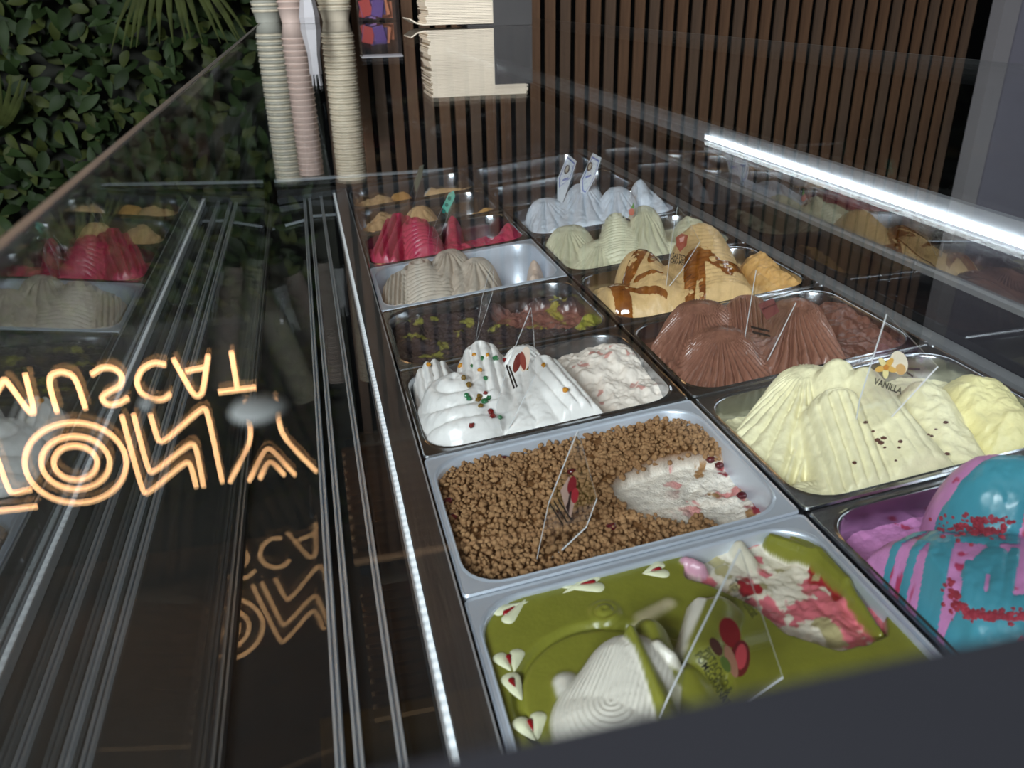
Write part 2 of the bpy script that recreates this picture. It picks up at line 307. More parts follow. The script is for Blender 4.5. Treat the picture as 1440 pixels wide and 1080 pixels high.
for x, y in ((XL+0.01, Y1-0.03), (XR-0.03, Y1-0.03)): cpart('corner_post', MB().box(x, x+0.02, y, y+0.02, -0.28, GZ-0.008), M_frame)
for (u, v, rad) in ((364, 578, 0.0068), (209, 571, 0.0018)):
    p = on_z(u, v, GZ); o = MB().lathe([(0.0, 0.0012), (rad*0.9, 0.0011), (rad, 0.0), (rad, -0.0)], 24, p+Vector((0, 0, 0.0003))).build('bumper_pad', M_pad, None, True)
    tag(o, 'round clear bumper pad stuck on the glass top' if rad > 0.004 else 'tiny clear dot stuck on the glass top', 'bumper pad')

# ------------------------------------------------------------------ trays
def rrect(x0, x1, y0, y1, rad, n=6):
    P = []
    for cx, cy, a in ((x1-rad, y1-rad, 0), (x0+rad, y1-rad, 90), (x0+rad, y0+rad, 180), (x1-rad, y0+rad, 270)):
        for i in range(n+1): t = math.radians(a+90*i/n); P.append((cx+rad*math.cos(t), cy+rad*math.sin(t)))
    return P
TW, TD = 0.3555, 0.2645
def tray_mesh(mat_):
    rings = [(0.0, 0.0, 0.006, -0.007), (0.0, 0.0, 0.006, -0.001), (0.0012, 0.0, 0.006, 0.0012), (0.003, 0.0, 0.006, 0.0), (0.0060, 0.0, 0.042, 0.0), (0.0075, 0.0, 0.044, 0.0012), (0.0090, 0.0, 0.046, -0.003), (0.0102, 0.0, 0.046, -0.03), (0.0142, 0.0, 0.046, -0.118), (0.026, 0.0, 0.04, -0.124)]
    V = []; F = []; N = None
    for ins, _, rad, z in rings:
        iy = ins*1.3; P = rrect(ins, TW-ins, -TD+iy, -iy, rad); N = len(P); V += [(x, y, z) for x, y in P]
    for i in range(len(rings)-1):
        for k in range(N): F.append((i*N+k, i*N+(k+1) % N, (i+1)*N+(k+1) % N, (i+1)*N+k))
    F.append(tuple((len(rings)-1)*N+k for k in range(N)))
    o = mesh_obj('steel_tray', V, F, mat_, None, False); me = o.data; bpy.data.objects.remove(o)
    sm_ = [False]*len(me.polygons)
    for i, p in enumerate(me.polygons): sm_[i] = (i >= 5*N and i < 9*N)
    me.polygons.foreach_set('use_smooth', sm_); return me
ME_T = {'b': tray_mesh(M_steel_lit), 'd': tray_mesh(M_steel_dark)}
def tray(col, row, kind, label):
    o = bpy.data.objects.new('gelato_tray', ME_T[kind]); COL.objects.link(o)
    X0 = 0.002 + (0.36 if col else 0.0); o.location = pan_w(X0, -(row-1)*PP-0.0013, 0); o.rotation_euler = PAN_ROT
    tag(o, label, 'tray', 'steel gelato trays set in two columns'); return (X0, -(row-1)*PP-0.0013)

# ------------------------------------------------------------------ gelato height fields
def vn(x, y, seed):
    xi = np.floor(x).astype(np.int64); yi = np.floor(y).astype(np.int64); fx = x-xi; fy = y-yi; fx = fx*fx*(3-2*fx); fy = fy*fy*(3-2*fy)
    def h(a, b): n = (a*374761393+b*668265263+seed*974711) & 0x7fffffff; n = ((n ^ (n >> 13))*1274126177) & 0x7fffffff; return ((n ^ (n >> 16)) & 0xffff)/65535.0
    return (h(xi, yi)*(1-fx)+h(xi+1, yi)*fx)*(1-fy)+(h(xi, yi+1)*(1-fx)+h(xi+1, yi+1)*fx)*fy
def fbm(x, y, seed, oct=4):
    s = 0; a = 1; t = 0
    for i in range(oct): s = s+a*(vn(x*2**i+17*i, y*2**i+5*i, seed+i)-0.5); t += a; a *= 0.5
    return s/t
def sst(a, b, x): t = np.clip((x-a)/(b-a), 0, 1); return t*t*(3-2*t)
GM, GN = 0.0088, 0.0114
GELS = []
class Gel:
    """a gelato surface over one tray, in the tray's own coordinates"""
    def __init__(s, org, base=-0.05, nx=150, ny=112, rough=0.004, rs=60, seed=1, k=0.005, col=(0.8, 0.8, 0.8)):
        s.org = org; s.seed = seed; s.k = k
        s.nx, s.ny = nx, ny; xs = np.linspace(GM, TW-GM, nx); ys = np.linspace(-TD+GN, -GN, ny)
        s.X, s.Y = np.meshgrid(xs, ys); s.z = base+rough*2*fbm(s.X*rs, s.Y*rs, seed); s.c = np.zeros(s.X.shape+(3,)); s.c[:] = col; s.hole = np.zeros(s.X.shape, bool)
    def L(s, p, Z=0.03): a = on_pan(p[0], p[1], Z); return (a[0]-s.org[0], a[1]-s.org[1])
    def seg(s, A, B, Z):
        a = np.array(s.L(A, Z)); b = np.array(s.L(B, Z)); d = b-a; l2 = max(d@d, 1e-9)
        t = np.clip(((s.X-a[0])*d[0]+(s.Y-a[1])*d[1])/l2, 0, 1); px = s.X-(a[0]+t*d[0]); py = s.Y-(a[1]+t*d[1]); dist = np.hypot(px, py)
        u = d/math.sqrt(l2); sgn = np.sign((s.X-a[0])*(-u[1])+(s.Y-a[1])*u[0]); return a, b, t, dist, sgn
    def lobe(s, A, B, ra, rb, za, zb, Z=0.03, foot=-0.05, pw=0.5, ridge=None, n=12, amp=0.004, ph=0.0, col=None, nz=0.0, nzs=60, curl=0.0):
        a, b, t, dist, sgn = s.seg(A, B, Z); r_ = ra+(rb-ra)*t; d = dist/r_; top = za+(zb-za)*t
        prof = np.where(d < 1, np.clip(1-d**2, 0, 1)**pw, 0); z = foot+(top-foot)*prof-np.clip(d-1, 0, 99)*2.2*r_
        dx, dy = s.X-a[0], s.Y-a[1]; rho = np.hypot(dx, dy)
        if amp >= 0.004: amp = amp*1.6
        if ridge == 'fan':
            th = np.arctan2(dy, dx)+curl*rho/ra; q = np.abs(np.sin(th*n/2+ph+2.6*fbm(s.X*16, s.Y*16, s.seed+3)))**0.7-0.6; z = z+amp*(0.75+1.2*fbm(s.X*22, s.Y*22, s.seed+8))*q*sst(0.1, 0.6, rho/ra)*(d < 1.05)
        elif ridge == 'long':
            q = np.abs(np.sin(math.pi*n*0.5*sgn*d+ph+1.0*fbm(s.X*14, s.Y*14, s.seed+4)))**0.7-0.6; z = z+amp*q*(d < 1.05)
        elif ridge == 'ring':
            q = np.abs(np.sin(n*rho/ra*1.57+ph+1.0*fbm(s.X*12, s.Y*12, s.seed+5)))**0.7-0.6; z = z+amp*q*(d < 1.05)
        if nz: z = z+nz*2*fbm(s.X*nzs, s.Y*nzs, s.seed+9)*(d < 1.1)
        return s.merge(z, col)
    def merge(s, z, col=None, mask=None):
        zz = np.where(mask, z, -1.0) if mask is not None else z
        new = s.k*np.logaddexp(s.z/s.k, zz/s.k)
        if col is not None: wgt = sst(-0.003, 0.003, zz-s.z)[..., None]; s.c = s.c*(1-wgt)+np.array(col)*wgt
        s.z = new; return s
    def dig(s, A, B, ra, depth, Z=0.0, col=None, nz=0.0, soft=0.75):
        a, b, t, dist, sgn = s.seg(A, B, Z); wgt = 1-sst(soft, 1.0, dist/ra*(1+0.35*fbm(s.X*40, s.Y*40, s.seed+21)))
        zz = depth+nz*2*fbm(s.X*70, s.Y*70, s.seed+22); s.z = s.z*(1-wgt)+np.minimum(s.z, zz)*wgt
        if col is not None: s.c = s.c*(1-wgt[..., None])+np.array(col)*wgt[..., None]
        return s
    def blot(s, thr, scale, col, seed, mask=None, soft=0.04):
        f = fbm(s.X*scale, s.Y*scale, seed)+0.5; wgt = sst(thr, thr+soft, f)
        if mask is not None: wgt = wgt*mask
        s.c = s.c*(1-wgt[..., None])+np.array(col)*wgt[..., None]; return s
    def noise(s, amp, scale, seed=0, mask=1.0): s.z = s.z+amp*2*fbm(s.X*scale, s.Y*scale, s.seed+50+seed)*mask; return s
    def inside(s): 
        return s.wall() > -0.0012
    def wall(s):                              # distance to the tray wall
        rad = 0.0455; hx, hy = TW/2-GM, TD/2-GN; qx = np.abs(s.X-TW/2)-(hx-rad); qy = np.abs(s.Y+TD/2)-(hy-rad)
        return rad-np.hypot(np.maximum(qx, 0), np.maximum(qy, 0))-np.minimum(np.maximum(qx, qy), 0)
    def _mesh(s, name, z, keep, m_, cols=None):
        idx = -np.ones(z.shape, int); f4 = keep[:-1, :-1] & keep[1:, :-1] & keep[:-1, 1:] & keep[1:, 1:]
        use = np.zeros(z.shape, bool); use[:-1, :-1] |= f4; use[1:, :-1] |= f4; use[:-1, 1:] |= f4; use[1:, 1:] |= f4
        idx[use] = np.arange(use.sum()); e = np.interp(-z, [0.003, 0.03, 0.118], [0.0, 0.0012, 0.0052]); V = np.stack([TW/2+(s.X-TW/2)*(1-e/(TW/2-GM)), -TD/2+(s.Y+TD/2)*(1-1.3*e/(TD/2-GN)), z], -1)[use]
        J, I = np.nonzero(f4); F = np.stack([idx[J, I], idx[J, I+1], idx[J+1, I+1], idx[J+1, I]], -1)
        me = bpy.data.meshes.new(name); me.from_pydata(V.tolist(), [], F.tolist()); me.materials.append(m_)
        me.polygons.foreach_set('use_smooth', [True]*len(me.polygons))
        if cols is not None:
            at = me.color_attributes.new('pigment', 'FLOAT_COLOR', 'POINT'); at.data.foreach_set('color', np.concatenate([cols[use], np.ones((use.sum(), 1))], -1).ravel().astype(np.float32))
        me.update(); o = bpy.data.objects.new(name, me); COL.objects.link(o); return o
    def build(s, name, label, m_, floor=-0.114, cap=(-0.010, 0.85, 0.72), micro=0.0014):
        c = cap[0]+cap[1]*np.maximum(s.wall()+0.001, 0)**cap[2]+0.004*fbm(s.X*40, s.Y*40, s.seed+61); kk = 0.003; s.z = -kk*np.logaddexp(-s.z/kk, -c/kk)
        s.z = s.z+micro*2*fbm(s.X*130, s.Y*130, s.seed+71, 3)
        s.z = np.maximum(s.z, floor); keep = s.inside() & ~s.hole
        o = s._mesh(name, s.z, keep, m_, s.c); o.location = pan_w(s.org[0], s.org[1], 0); o.rotation_euler = PAN_ROT; tag(o, label, 'gelato'); s.obj = o; GELS.append(s); return o
    def coat(s, name, mask, thick, m_, label=None):
        z = s.z-0.0005+thick*np.clip(mask, 0, 1)**0.5; o = s._mesh(name, z, s.inside() & (mask > 0.02), m_); o.parent = s.obj
        if label: o['label'] = label
        return o
    def drip(s, A, B, ra, rb, Z=0.05): a, b, t, dist, sgn = s.seg(A, B, Z); return np.clip(1-(dist/((ra+(rb-ra)*t)*(1+0.5*fbm(s.X*30, s.Y*30, s.seed+31))))**2, 0, 1)
    def under(s, x, y):                       # height of the surface at a point of the tray plane, None outside this tray
        x, y = x-s.org[0], y-s.org[1]
        if not (GM < x < TW-GM and -TD+GN < y < -GN): return None
        return s.z[int((y+TD-GN)/(TD-2*GN)*(s.ny-1)), int((x-GM)/(TW-2*GM)*(s.nx-1))]
    def hit(s, u, v):                         # where a line of sight meets the surface, tray coordinates
        Z = 0.03
        for _ in range(14):
            x, y = s.L((u, v), Z); i = int(np.clip((x-GM)/(TW-2*GM)*(s.nx-1), 0, s.nx-1)); j = int(np.clip((y+TD-GN)/(TD-2*GN)*(s.ny-1), 0, s.ny-1)); Z = 0.5*Z+0.5*s.z[j, i]
        return (float(np.clip(x, GM+0.006, TW-GM-0.006)), float(np.clip(y, -TD+GN+0.006, -GN-0.006)), s.z[j, i])
    def world(s, p): return pan_w(s.org[0]+p[0], s.org[1]+p[1], p[2])
M_gel = mat('gelato_cream', (0.8, 0.8, 0.8), 0.42, 0, 0.45, noise=0.12, nscale=70, bump=0.12, bscale=350, attr='pigment')
M_gelw = mat('gelato_glossy', (0.8, 0.8, 0.8), 0.28, 0, 0.55, noise=0.1, nscale=50, bump=0.07, bscale=260, attr='pigment')
M_gelr = mat('gelato_rough', (0.8, 0.8, 0.8), 0.55, 0, 0.4, noise=0.2, nscale=120, bump=0.35, bscale=420, attr='pigment')
M_cara = mat('caramel_syrup', (0.16, 0.045, 0.008), 0.08, 0, 0.7, col2=(0.28, 0.09, 0.012), nscale=40, coat=0.5)
M_blue = mat('blue_syrup', (0.07, 0.33, 0.42), 0.25, 0, 0.5, col2=(0.09, 0.40, 0.52), nscale=20)
def S(r_, g_, b_): return tuple(((c/255+0.055)/1.055)**2.4 if c > 10 else c/255/12.92 for c in (r_, g_, b_))

# ------------------------------------------------------------------ trays and their gelato, back to front
def T_(col, row, kind, txt): return tray(col, row, kind, 'steel tray holding '+txt)
PEACH, PEACH2 = S(232, 190, 140), S(214, 158, 92)
g = Gel(T_(0, 1, 'd', 'the last of the pale apricot gelato by the end glass'), -0.085, seed=11, col=PEACH, rough=0.008)
g.lobe((500, 288), (535, 280), 0.045, 0.05, -0.028, -0.02, Z=-0.03, foot=-0.1, nz=0.008, ridge='fan', amp=0.005).lobe((560, 268), (570, 262), 0.05, 0.04, -0.025, -0.03, Z=-0.03, foot=-0.1, col=PEACH2, nz=0.006).lobe((605, 268), (660, 262), 0.03, 0.02, -0.035, -0.045, Z=-0.04, foot=-0.1, nz=0.008)
g.build('apricot_gelato', 'nearly finished apricot gelato in the tray by the end glass', M_gel)
g = Gel(T_(0, 2, 'd', 'apricot gelato in two small heaps'), -0.08, seed=12, col=PEACH, rough=0.008)
g.lobe((510, 322), (540, 305), 0.04, 0.05, -0.02, 0.0, Z=-0.01, foot=-0.09, nz=0.006, ridge='fan', n=14, amp=0.006).lobe((590, 296), (598, 300), 0.055, 0.05, 0.012, -0.01, Z=0.0, foot=-0.09, ridge='fan', n=10, amp=0.005).lobe((625, 308), (690, 292), 0.03, 0.045, -0.045, -0.03, Z=-0.03, foot=-0.09, col=S(226, 174, 108), nz=0.006)
g.build('apricot_gelato', 'apricot gelato in two small heaps behind the raspberry one', M_gel)
RASP = S(206, 66, 98)
g = Gel(T_(0, 3, 'd', 'raspberry gelato'), -0.055, seed=13, col=S(206, 66, 98), rough=0.007)
g.lobe((535, 350), (560, 312), 0.055, 0.06, 0.015, 0.045, Z=0.03, foot=-0.07, ridge='long', n=6, amp=0.010, col=RASP, curl=0.5).lobe((585, 318), (600, 345), 0.06, 0.05, 0.045, 0.012, Z=0.03, foot=-0.07, ridge='ring', n=7, amp=0.009, col=RASP).lobe((520, 345), (525, 365), 0.035, 0.04, -0.01, -0.01, Z=0.0, foot=-0.07, col=RASP, nz=0.006)
g.lobe((637, 313), (634, 335), 0.022, 0.03, 0.015, -0.015, Z=0.0, foot=-0.07, nz=0.006).lobe((650, 345), (610, 360), 0.045, 0.05, -0.02, -0.005, Z=-0.02, foot=-0.07, nz=0.006, col=RASP).lobe((725, 318), (690, 338), 0.035, 0.04, -0.005, -0.03, Z=-0.02, foot=-0.07, nz=0.010, nzs=45)
g.build('raspberry_gelato', 'glossy raspberry gelato heaped to one side of its tray', M_gelw)
HAZ = S(206, 192, 176)
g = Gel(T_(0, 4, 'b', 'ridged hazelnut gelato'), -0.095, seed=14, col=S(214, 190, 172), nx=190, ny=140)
g.lobe((565, 385), (560, 415), 0.055, 0.055, 0.010, -0.01, Z=0.01, foot=-0.06, ridge='long', n=12, amp=0.008, col=HAZ, pw=0.6).lobe((590, 372), (605, 405), 0.06, 0.07, 0.026, 0.004, Z=0.02, foot=-0.06, ridge='ring', n=9, amp=0.009, col=HAZ, pw=0.6).lobe((632, 360), (640, 392), 0.055, 0.065, 0.034, 0.0, Z=0.02, foot=-0.06, ridge='fan', n=26, amp=0.010, col=HAZ, pw=0.6).lobe((668, 368), (664, 400), 0.05, 0.06, 0.028, -0.005, Z=0.02, foot=-0.06, ridge='fan', n=26, amp=0.010, col=HAZ, pw=0.6)
g.lobe((752, 372), (748, 395), 0.022, 0.03, 0.0, -0.04, Z=-0.01, foot=-0.1, nz=0.008).lobe((700, 398), (740, 398), 0.02, 0.02, -0.05, -0.06, Z=-0.05, foot=-0.1, nz=0.01)
g.build('hazelnut_gelato', 'beige hazelnut gelato combed into curved ridges', M_gel)
DK, GRN = S(66, 58, 60), S(150, 146, 62)
g = Gel(T_(0, 5, 'd', 'dark chocolate shards over pistachio'), -0.026, seed=15, col=DK, nx=190, ny=140, rough=0.004, rs=30)
fz = fbm(g.X*22, g.Y*22, 91); g.z += np.round(fz*9)/9*0.030; g.noise(0.003, 80)
g.blot(0.645, 34, S(136, 132, 66), 92, soft=0.03); g.dig((735, 440), (800, 445), 0.062, -0.045, Z=-0.03, col=S(128, 84, 74), nz=0.008); g.blot(0.62, 45, S(150, 136, 66), 95, mask=sst(0.2, 0.26, g.X), soft=0.03)
g.lobe((830, 442), (818, 458), 0.022, 0.022, -0.018, -0.02, Z=-0.02, foot=-0.08, col=GRN, nz=0.008)
g.build('dark_chocolate_gelato', 'dark chocolate gelato with cracked shards and pistachio cream', M_gelw)
WH = S(244, 240, 236)
g6 = g = Gel(T_(0, 6, 'd', 'white gelato topped with candied fruit'), -0.032, seed=16, col=S(240, 232, 226), nx=210, ny=150, k=0.004)
g.lobe((605, 512), (612, 540), 0.035, 0.035, 0.02, 0.0, Z=0.01, foot=-0.034, ridge='long', n=5, amp=0.006, col=WH).lobe((600, 590), (660, 598), 0.035, 0.04, 0.0, -0.01, Z=0.0, foot=-0.034, col=WH, ridge='long', n=4, amp=0.004).lobe((640, 545), (650, 570), 0.062, 0.06, 0.045, 0.03, Z=0.03, foot=-0.034, col=WH, ridge='ring', n=5, amp=0.005).lobe((676, 497), (684, 540), 0.045, 0.05, 0.055, 0.03, Z=0.04, foot=-0.034, col=WH, ridge='long', n=6, amp=0.005)
g.lobe((735, 505), (752, 580), 0.042, 0.05, 0.05, 0.0, Z=0.03, foot=-0.034, col=WH, ridge='fan', n=14, amp=0.005).lobe((765, 520), (835, 570), 0.042, 0.035, 0.048, 0.008, Z=0.03, foot=-0.034, col=WH, ridge='long', n=5, amp=0.004).lobe((690, 595), (780, 600), 0.03, 0.03, -0.012, -0.02, Z=-0.01, foot=-0.034, col=WH, nz=0.003)
ROU = S(238, 226, 214)
g.lobe((860, 495), (890, 520), 0.05, 0.055, 0.01, -0.015, Z=0.0, foot=-0.034, nz=0.009, nzs=50, col=ROU).lobe((815, 512), (870, 555), 0.05, 0.05, 0.0, -0.025, Z=-0.01, foot=-0.034, nz=0.009, nzs=50, col=ROU)
g.blot(0.70, 60, S(206, 150, 140), 97, mask=sst(0.22, 0.25, g.X))
g.build('white_fruit_gelato', 'glossy white gelato in folds dotted with candied fruit', M_gelw)
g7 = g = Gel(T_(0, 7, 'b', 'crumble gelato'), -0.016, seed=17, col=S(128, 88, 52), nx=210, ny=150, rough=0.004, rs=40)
CREAM = S(246, 236, 222)
g.dig((940, 700), (990, 690), 0.066, -0.036, Z=-0.03, col=CREAM, nz=0.001, soft=0.85); g.dig((1015, 695), (1035, 725), 0.05, -0.040, Z=-0.03, col=CREAM, nz=0.006, soft=0.8)
scoop = np.clip(sst(0.35, 0.6, g.c[..., 2]), 0, 1)
g.blot(0.62, 50, S(226, 150, 146), 98, mask=scoop*sst(0.24, 0.29, g.X)); g.blot(0.63, 35, S(150, 40, 52), 99, mask=scoop*sst(0.25, 0.3, g.X)); g.blot(0.60, 60, S(170, 128, 84), 101, mask=scoop*sst(0.27, 0.3, g.X))
g.build('crumble_gelato', 'cream gelato under brown crumble with a scooped corner', M_gelr, cap=(-0.012, 3.0, 0.7))
# crumbs: past counting, one part
M_crumb = mat('biscuit_crumble', (0.38, 0.215, 0.10), 0.75, 0, 0.25, col2=(0.27, 0.14, 0.062), nscale=90, bump=0.3, bscale=500)
mb = MB(); r = random.Random(17); ins = g.inside(); n_ = 0
import bmesh
_b = bmesh.new(); bmesh.ops.create_icosphere(_b, subdivisions=2, radius=1.0); IV = [v.co.copy() for v in _b.verts]; IF = [tuple(v.index for v in f.verts) for f in _b.faces]; _b.free()
while n_ < 3600:
    i = r.randrange(g.nx); j = r.randrange(g.ny)
    if not ins[j, i] or scoop[j, i] > 0.35: continue
    n_ += 1; s_ = 0.0018+0.0021*r.random()**2; x, y, z = g.X[0, i]+r.uniform(-.0008, .0008), g.Y[j, 0]+r.uniform(-.0008, .0008), g.z[j, i]+r.uniform(0.0, 0.007)
    ph = [r.uniform(0, 6) for _ in range(3)]; sc = [s_*r.uniform(0.8, 1.3) for _ in range(3)]
    mb.add([(x+v.x*sc[0]*(1+0.2*math.sin(5*v.y+ph[0])), y+v.y*sc[1]*(1+0.2*math.sin(5*v.z+ph[1])), z+v.z*sc[2]*(1+0.2*math.sin(5*v.x+ph[2]))) for v in IV], IF)
o = mb.build('crumble_topping', M_crumb, g.obj, True); tag(o, 'brown biscuit crumble', kind='stuff')
M_cherry = mat('dark_cherry', (0.10, 0.006, 0.012), 0.15, 0, 0.6, noise=0.3, nscale=60)
for q in ((618, 712), (622, 735), (805, 667), (700, 628), (1012, 655), (1045, 700), (860, 745), (1000, 650)):
    p = g.hit(*q); mb = MB().blob((p[0], p[1], p[2]+0.004), 0.0065, 0.005, 0.004, hash(q) % 99, 0.2, 2); mb.build('cherry_piece', M_cherry, g.obj, True)
PIS = S(136, 136, 50)
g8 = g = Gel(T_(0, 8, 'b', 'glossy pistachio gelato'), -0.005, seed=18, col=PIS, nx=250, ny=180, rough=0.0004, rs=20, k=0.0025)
def px_poly(gg, pts, Z):
    P = [gg.L(p, Z) for p in pts]; inp = np.zeros(gg.X.shape, bool); n = len(P)
    for i in range(n):
        x1, y1 = P[i]; x2, y2 = P[(i+1) % n]; c = ((y1 > gg.Y) != (y2 > gg.Y)) & (gg.X < (x2-x1)*(gg.Y-y1)/(y2-y1+1e-12)+x1); inp ^= c
    return inp
def soft(gg, m_, it=6):
    f = m_.astype(float)
    for _ in range(it): p = np.pad(f, 1, mode='edge'); f = (p[:-2, 1:-1]+p[2:, 1:-1]+p[1:-1, :-2]+p[1:-1, 2:]+4*f)/8
    return f
sc = soft(g, px_poly(g, [(960, 800), (1010, 770), (1060, 745), (1120, 790), (1190, 830), (1240, 880), (1245, 925), (1180, 945), (1105, 920), (1060, 880), (1000, 850), (965, 840)], -0.03), 8)
sc = sst(0.3, 0.7, sc+0.5*fbm(g.X*60, g.Y*60, 5)*(sc > 0.05)*(sc < 0.95)); g.z = g.z*(1-sc)+(-0.017+0.012*fbm(g.X*55, g.Y*55, 6))*sc; g.c = g.c*(1-sc[..., None])+np.array(S(244, 234, 214))*sc[..., None]
g.blot(0.56, 45, S(226, 120, 130), 103, mask=sc); g.blot(0.63, 30, S(170, 40, 50), 104, mask=sc); g.blot(0.60, 40, S(190, 178, 130), 105, mask=sc)
# the curled spoonful: a ring groove, a white ribbed fold, green skin over it
a, b, t, dist, sgn = g.seg((845, 960), (900, 965), 0.0); g.z -= 0.006*np.exp(-((dist-0.070)/0.004)**2)
WC = S(234, 228, 214)
g.lobe((860, 985), (885, 930), 0.056, 0.046, 0.020, 0.036, Z=0.02, foot=-0.02, pw=0.7, ridge='long', n=26, amp=0.0024, col=WC)
g.lobe((795, 955), (830, 1015), 0.020, 0.026, 0.0, 0.008, Z=0.0, foot=-0.02, pw=0.9, col=WC).lobe((815, 1015), (900, 1035), 0.02, 0.02, 0.002, 0.002, Z=0.0, foot=-0.02, pw=0.8, col=S(240, 228, 206))
g.lobe((888, 900), (940, 985), 0.013, 0.017, 0.046, 0.016, Z=0.03, foot=-0.02, pw=0.8, col=PIS).lobe((912, 890), (935, 930), 0.022, 0.018, 0.032, 0.016, Z=0.02, foot=-0.02, col=PIS).lobe((925, 915), (945, 925), 0.012, 0.010, 0.030, 0.026, Z=0.02, foot=-0.02, col=WC)
g.lobe((968, 905), (985, 845), 0.016, 0.016, 0.008, 0.012, Z=0.01, foot=-0.02, pw=0.8, col=WC).lobe((990, 905), (1010, 850), 0.026, 0.024, 0.014, 0.014, Z=0.01, foot=-0.02, pw=0.6, col=PIS).lobe((965, 950), (985, 980), 0.022, 0.02, 0.006, 0.0, Z=0.0, foot=-0.02, pw=0.7, col=PIS)
g.lobe((850, 860), (860, 868), 0.018, 0.016, -0.002, -0.002, Z=-0.005, foot=-0.02, ridge='ring', n=4, amp=0.003, col=PIS).lobe((905, 870), (940, 850), 0.022, 0.018, -0.004, -0.004, Z=-0.005, foot=-0.02, pw=0.8, col=S(232, 216, 180))
g.lobe((1085, 752), (1150, 775), 0.010, 0.013, 0.0, 0.002, Z=0.0, foot=-0.03, ridge='long', n=5, amp=0.002, col=PIS).lobe((1150, 775), (1190, 812), 0.013, 0.010, 0.002, 0.0, Z=0.0, foot=-0.03, ridge='long', n=5, amp=0.002, col=PIS).lobe((1190, 812), (1240, 880), 0.009, 0.006, -0.003, -0.006, Z=0.0, foot=-0.03, nz=0.003, col=PIS).lobe((965, 785), (985, 790), 0.009, 0.008, 0.0, -0.002, Z=0.0, foot=-0.02, nz=0.005, col=S(214, 160, 180))
g.lobe((1040, 762), (1070, 790), 0.014, 0.014, 0.0, -0.02, Z=0.0, foot=-0.045, nz=0.004, col=S(226, 218, 196))
g.build('pistachio_gelato', 'glossy green pistachio gelato with a white curled spoonful', M_gelw, cap=(-0.003, 1.3, 0.72), micro=0.0001)
M_drop = mat('white_sauce_drop', S(236, 236, 200), 0.25, 0, 0.5, noise=0.08, nscale=60); M_red = mat('red_sauce_drop', S(150, 20, 26), 0.12, 0, 0.6, noise=0.2, nscale=60)
def tear(c, d, L, wd, h_, n=14):
    V = [(c[0], c[1], h_)]; d = Vector(d).normalized(); q = Vector((-d.y, d.x))
    R1 = []; R0 = []
    for i in range(n):
        t = 2*math.pi*i/n; u = math.cos(t); k_ = (1+u)/2; wv = wd*math.sin(t)*(1-0.75*k_**1.5); p = Vector((c[0], c[1]))+d*(u*L if u > 0 else u*wd)+q*wv
        R0.append((p.x, p.y, -0.0006)); m_ = Vector((c[0], c[1]))*0.3+p*0.7; R1.append((m_.x, m_.y, h_*0.85))
    V += R1+R0; F = [(0, 1+i, 1+(i+1) % n) for i in range(n)]+[(1+i, 1+n+i, 1+n+(i+1) % n, 1+(i+1) % n) for i in range(n)]
    return V, F
for (u, v, du, dv, L, w_, two) in ((713, 878, 40, -25, 0.03, 0.009, 1), (836, 834, -60, 14, 0.035, 0.009, 1), (928, 816, -26, 6, 0.02, 0.008, 1), (718, 940, 6, 22, 0.018, 0.009, 1), (722, 974, 14, 26, 0.022, 0.011, 0), (748, 1032, 8, 22, 0.018, 0.009, 1)):
    a = g.L((u, v), -0.018); e = g.L((u+du, v+dv), -0.018); d = Vector((e[0]-a[0], e[1]-a[1])).normalized(); q = Vector((-d.y, d.x))
    heart = empty('sauce_heart', g.world((a[0], a[1], -0.0048)), PAN_ROT); tag(heart, 'white sauce heart with a red centre on the pistachio gelato', 'sauce heart', 'sauce hearts on the pistachio gelato')
    for sgn_ in ((1, -1) if two else (0,)):
        V, F = tear(tuple(q*sgn_*w_*0.75), d-q*sgn_*0.35, L, w_, 0.0018); mesh_obj('white_drop', V, F, M_drop, heart, True)
    V, F = tear((d.x*0.001, d.y*0.001), d, L*0.45, w_*0.42, 0.0030); mesh_obj('red_drop', V, F, M_red, heart, True)

BR = S(70, 44, 36)
g = Gel(T_(1, 1, 'd', 'a scraping of cocoa gelato in the far corner'), -0.09, seed=21, col=BR, rough=0.01); g.noise(0.01, 40)
g.build('cocoa_gelato', 'dark cocoa gelato low in the far corner tray', M_gel)
g = Gel(T_(1, 2, 'd', 'dark cocoa gelato behind the icy white heap'), -0.075, seed=22, col=S(92, 52, 42), rough=0.012); g.noise(0.012, 50)
g.build('cocoa_gelato', 'dark cocoa gelato low behind the icy white heap', M_gel)
IC = S(226, 233, 244)
g = Gel(T_(1, 3, 'd', 'icy white gelato'), -0.032, seed=23, col=IC, nx=190, ny=140)
g.lobe((768, 288), (780, 318), 0.055, 0.06, 0.035, 0.0, Z=0.02, foot=-0.032, ridge='fan', n=34, amp=0.006).lobe((820, 268), (815, 300), 0.055, 0.07, 0.047, 0.01, Z=0.03, foot=-0.032, ridge='fan', n=34, amp=0.006).lobe((868, 272), (875, 295), 0.05, 0.055, 0.045, 0.005, Z=0.03, foot=-0.032, ridge='fan', n=30, amp=0.006).lobe((925, 272), (925, 285), 0.045, 0.045, 0.02, 0.0, Z=0.0, foot=-0.032, nz=0.008, nzs=55).lobe((900, 266), (905, 270), 0.03, 0.03, 0.04, 0.02, Z=0.02, foot=-0.032, nz=0.004)
g.noise(0.002, 90); g.build('icy_white_gelato', 'bluish white gelato in soft peaks with two upright cards', M_gel)
GG = S(212, 208, 178)
g = Gel(T_(1, 4, 'd', 'pale green ridged gelato'), -0.032, seed=24, col=GG, nx=200, ny=150)
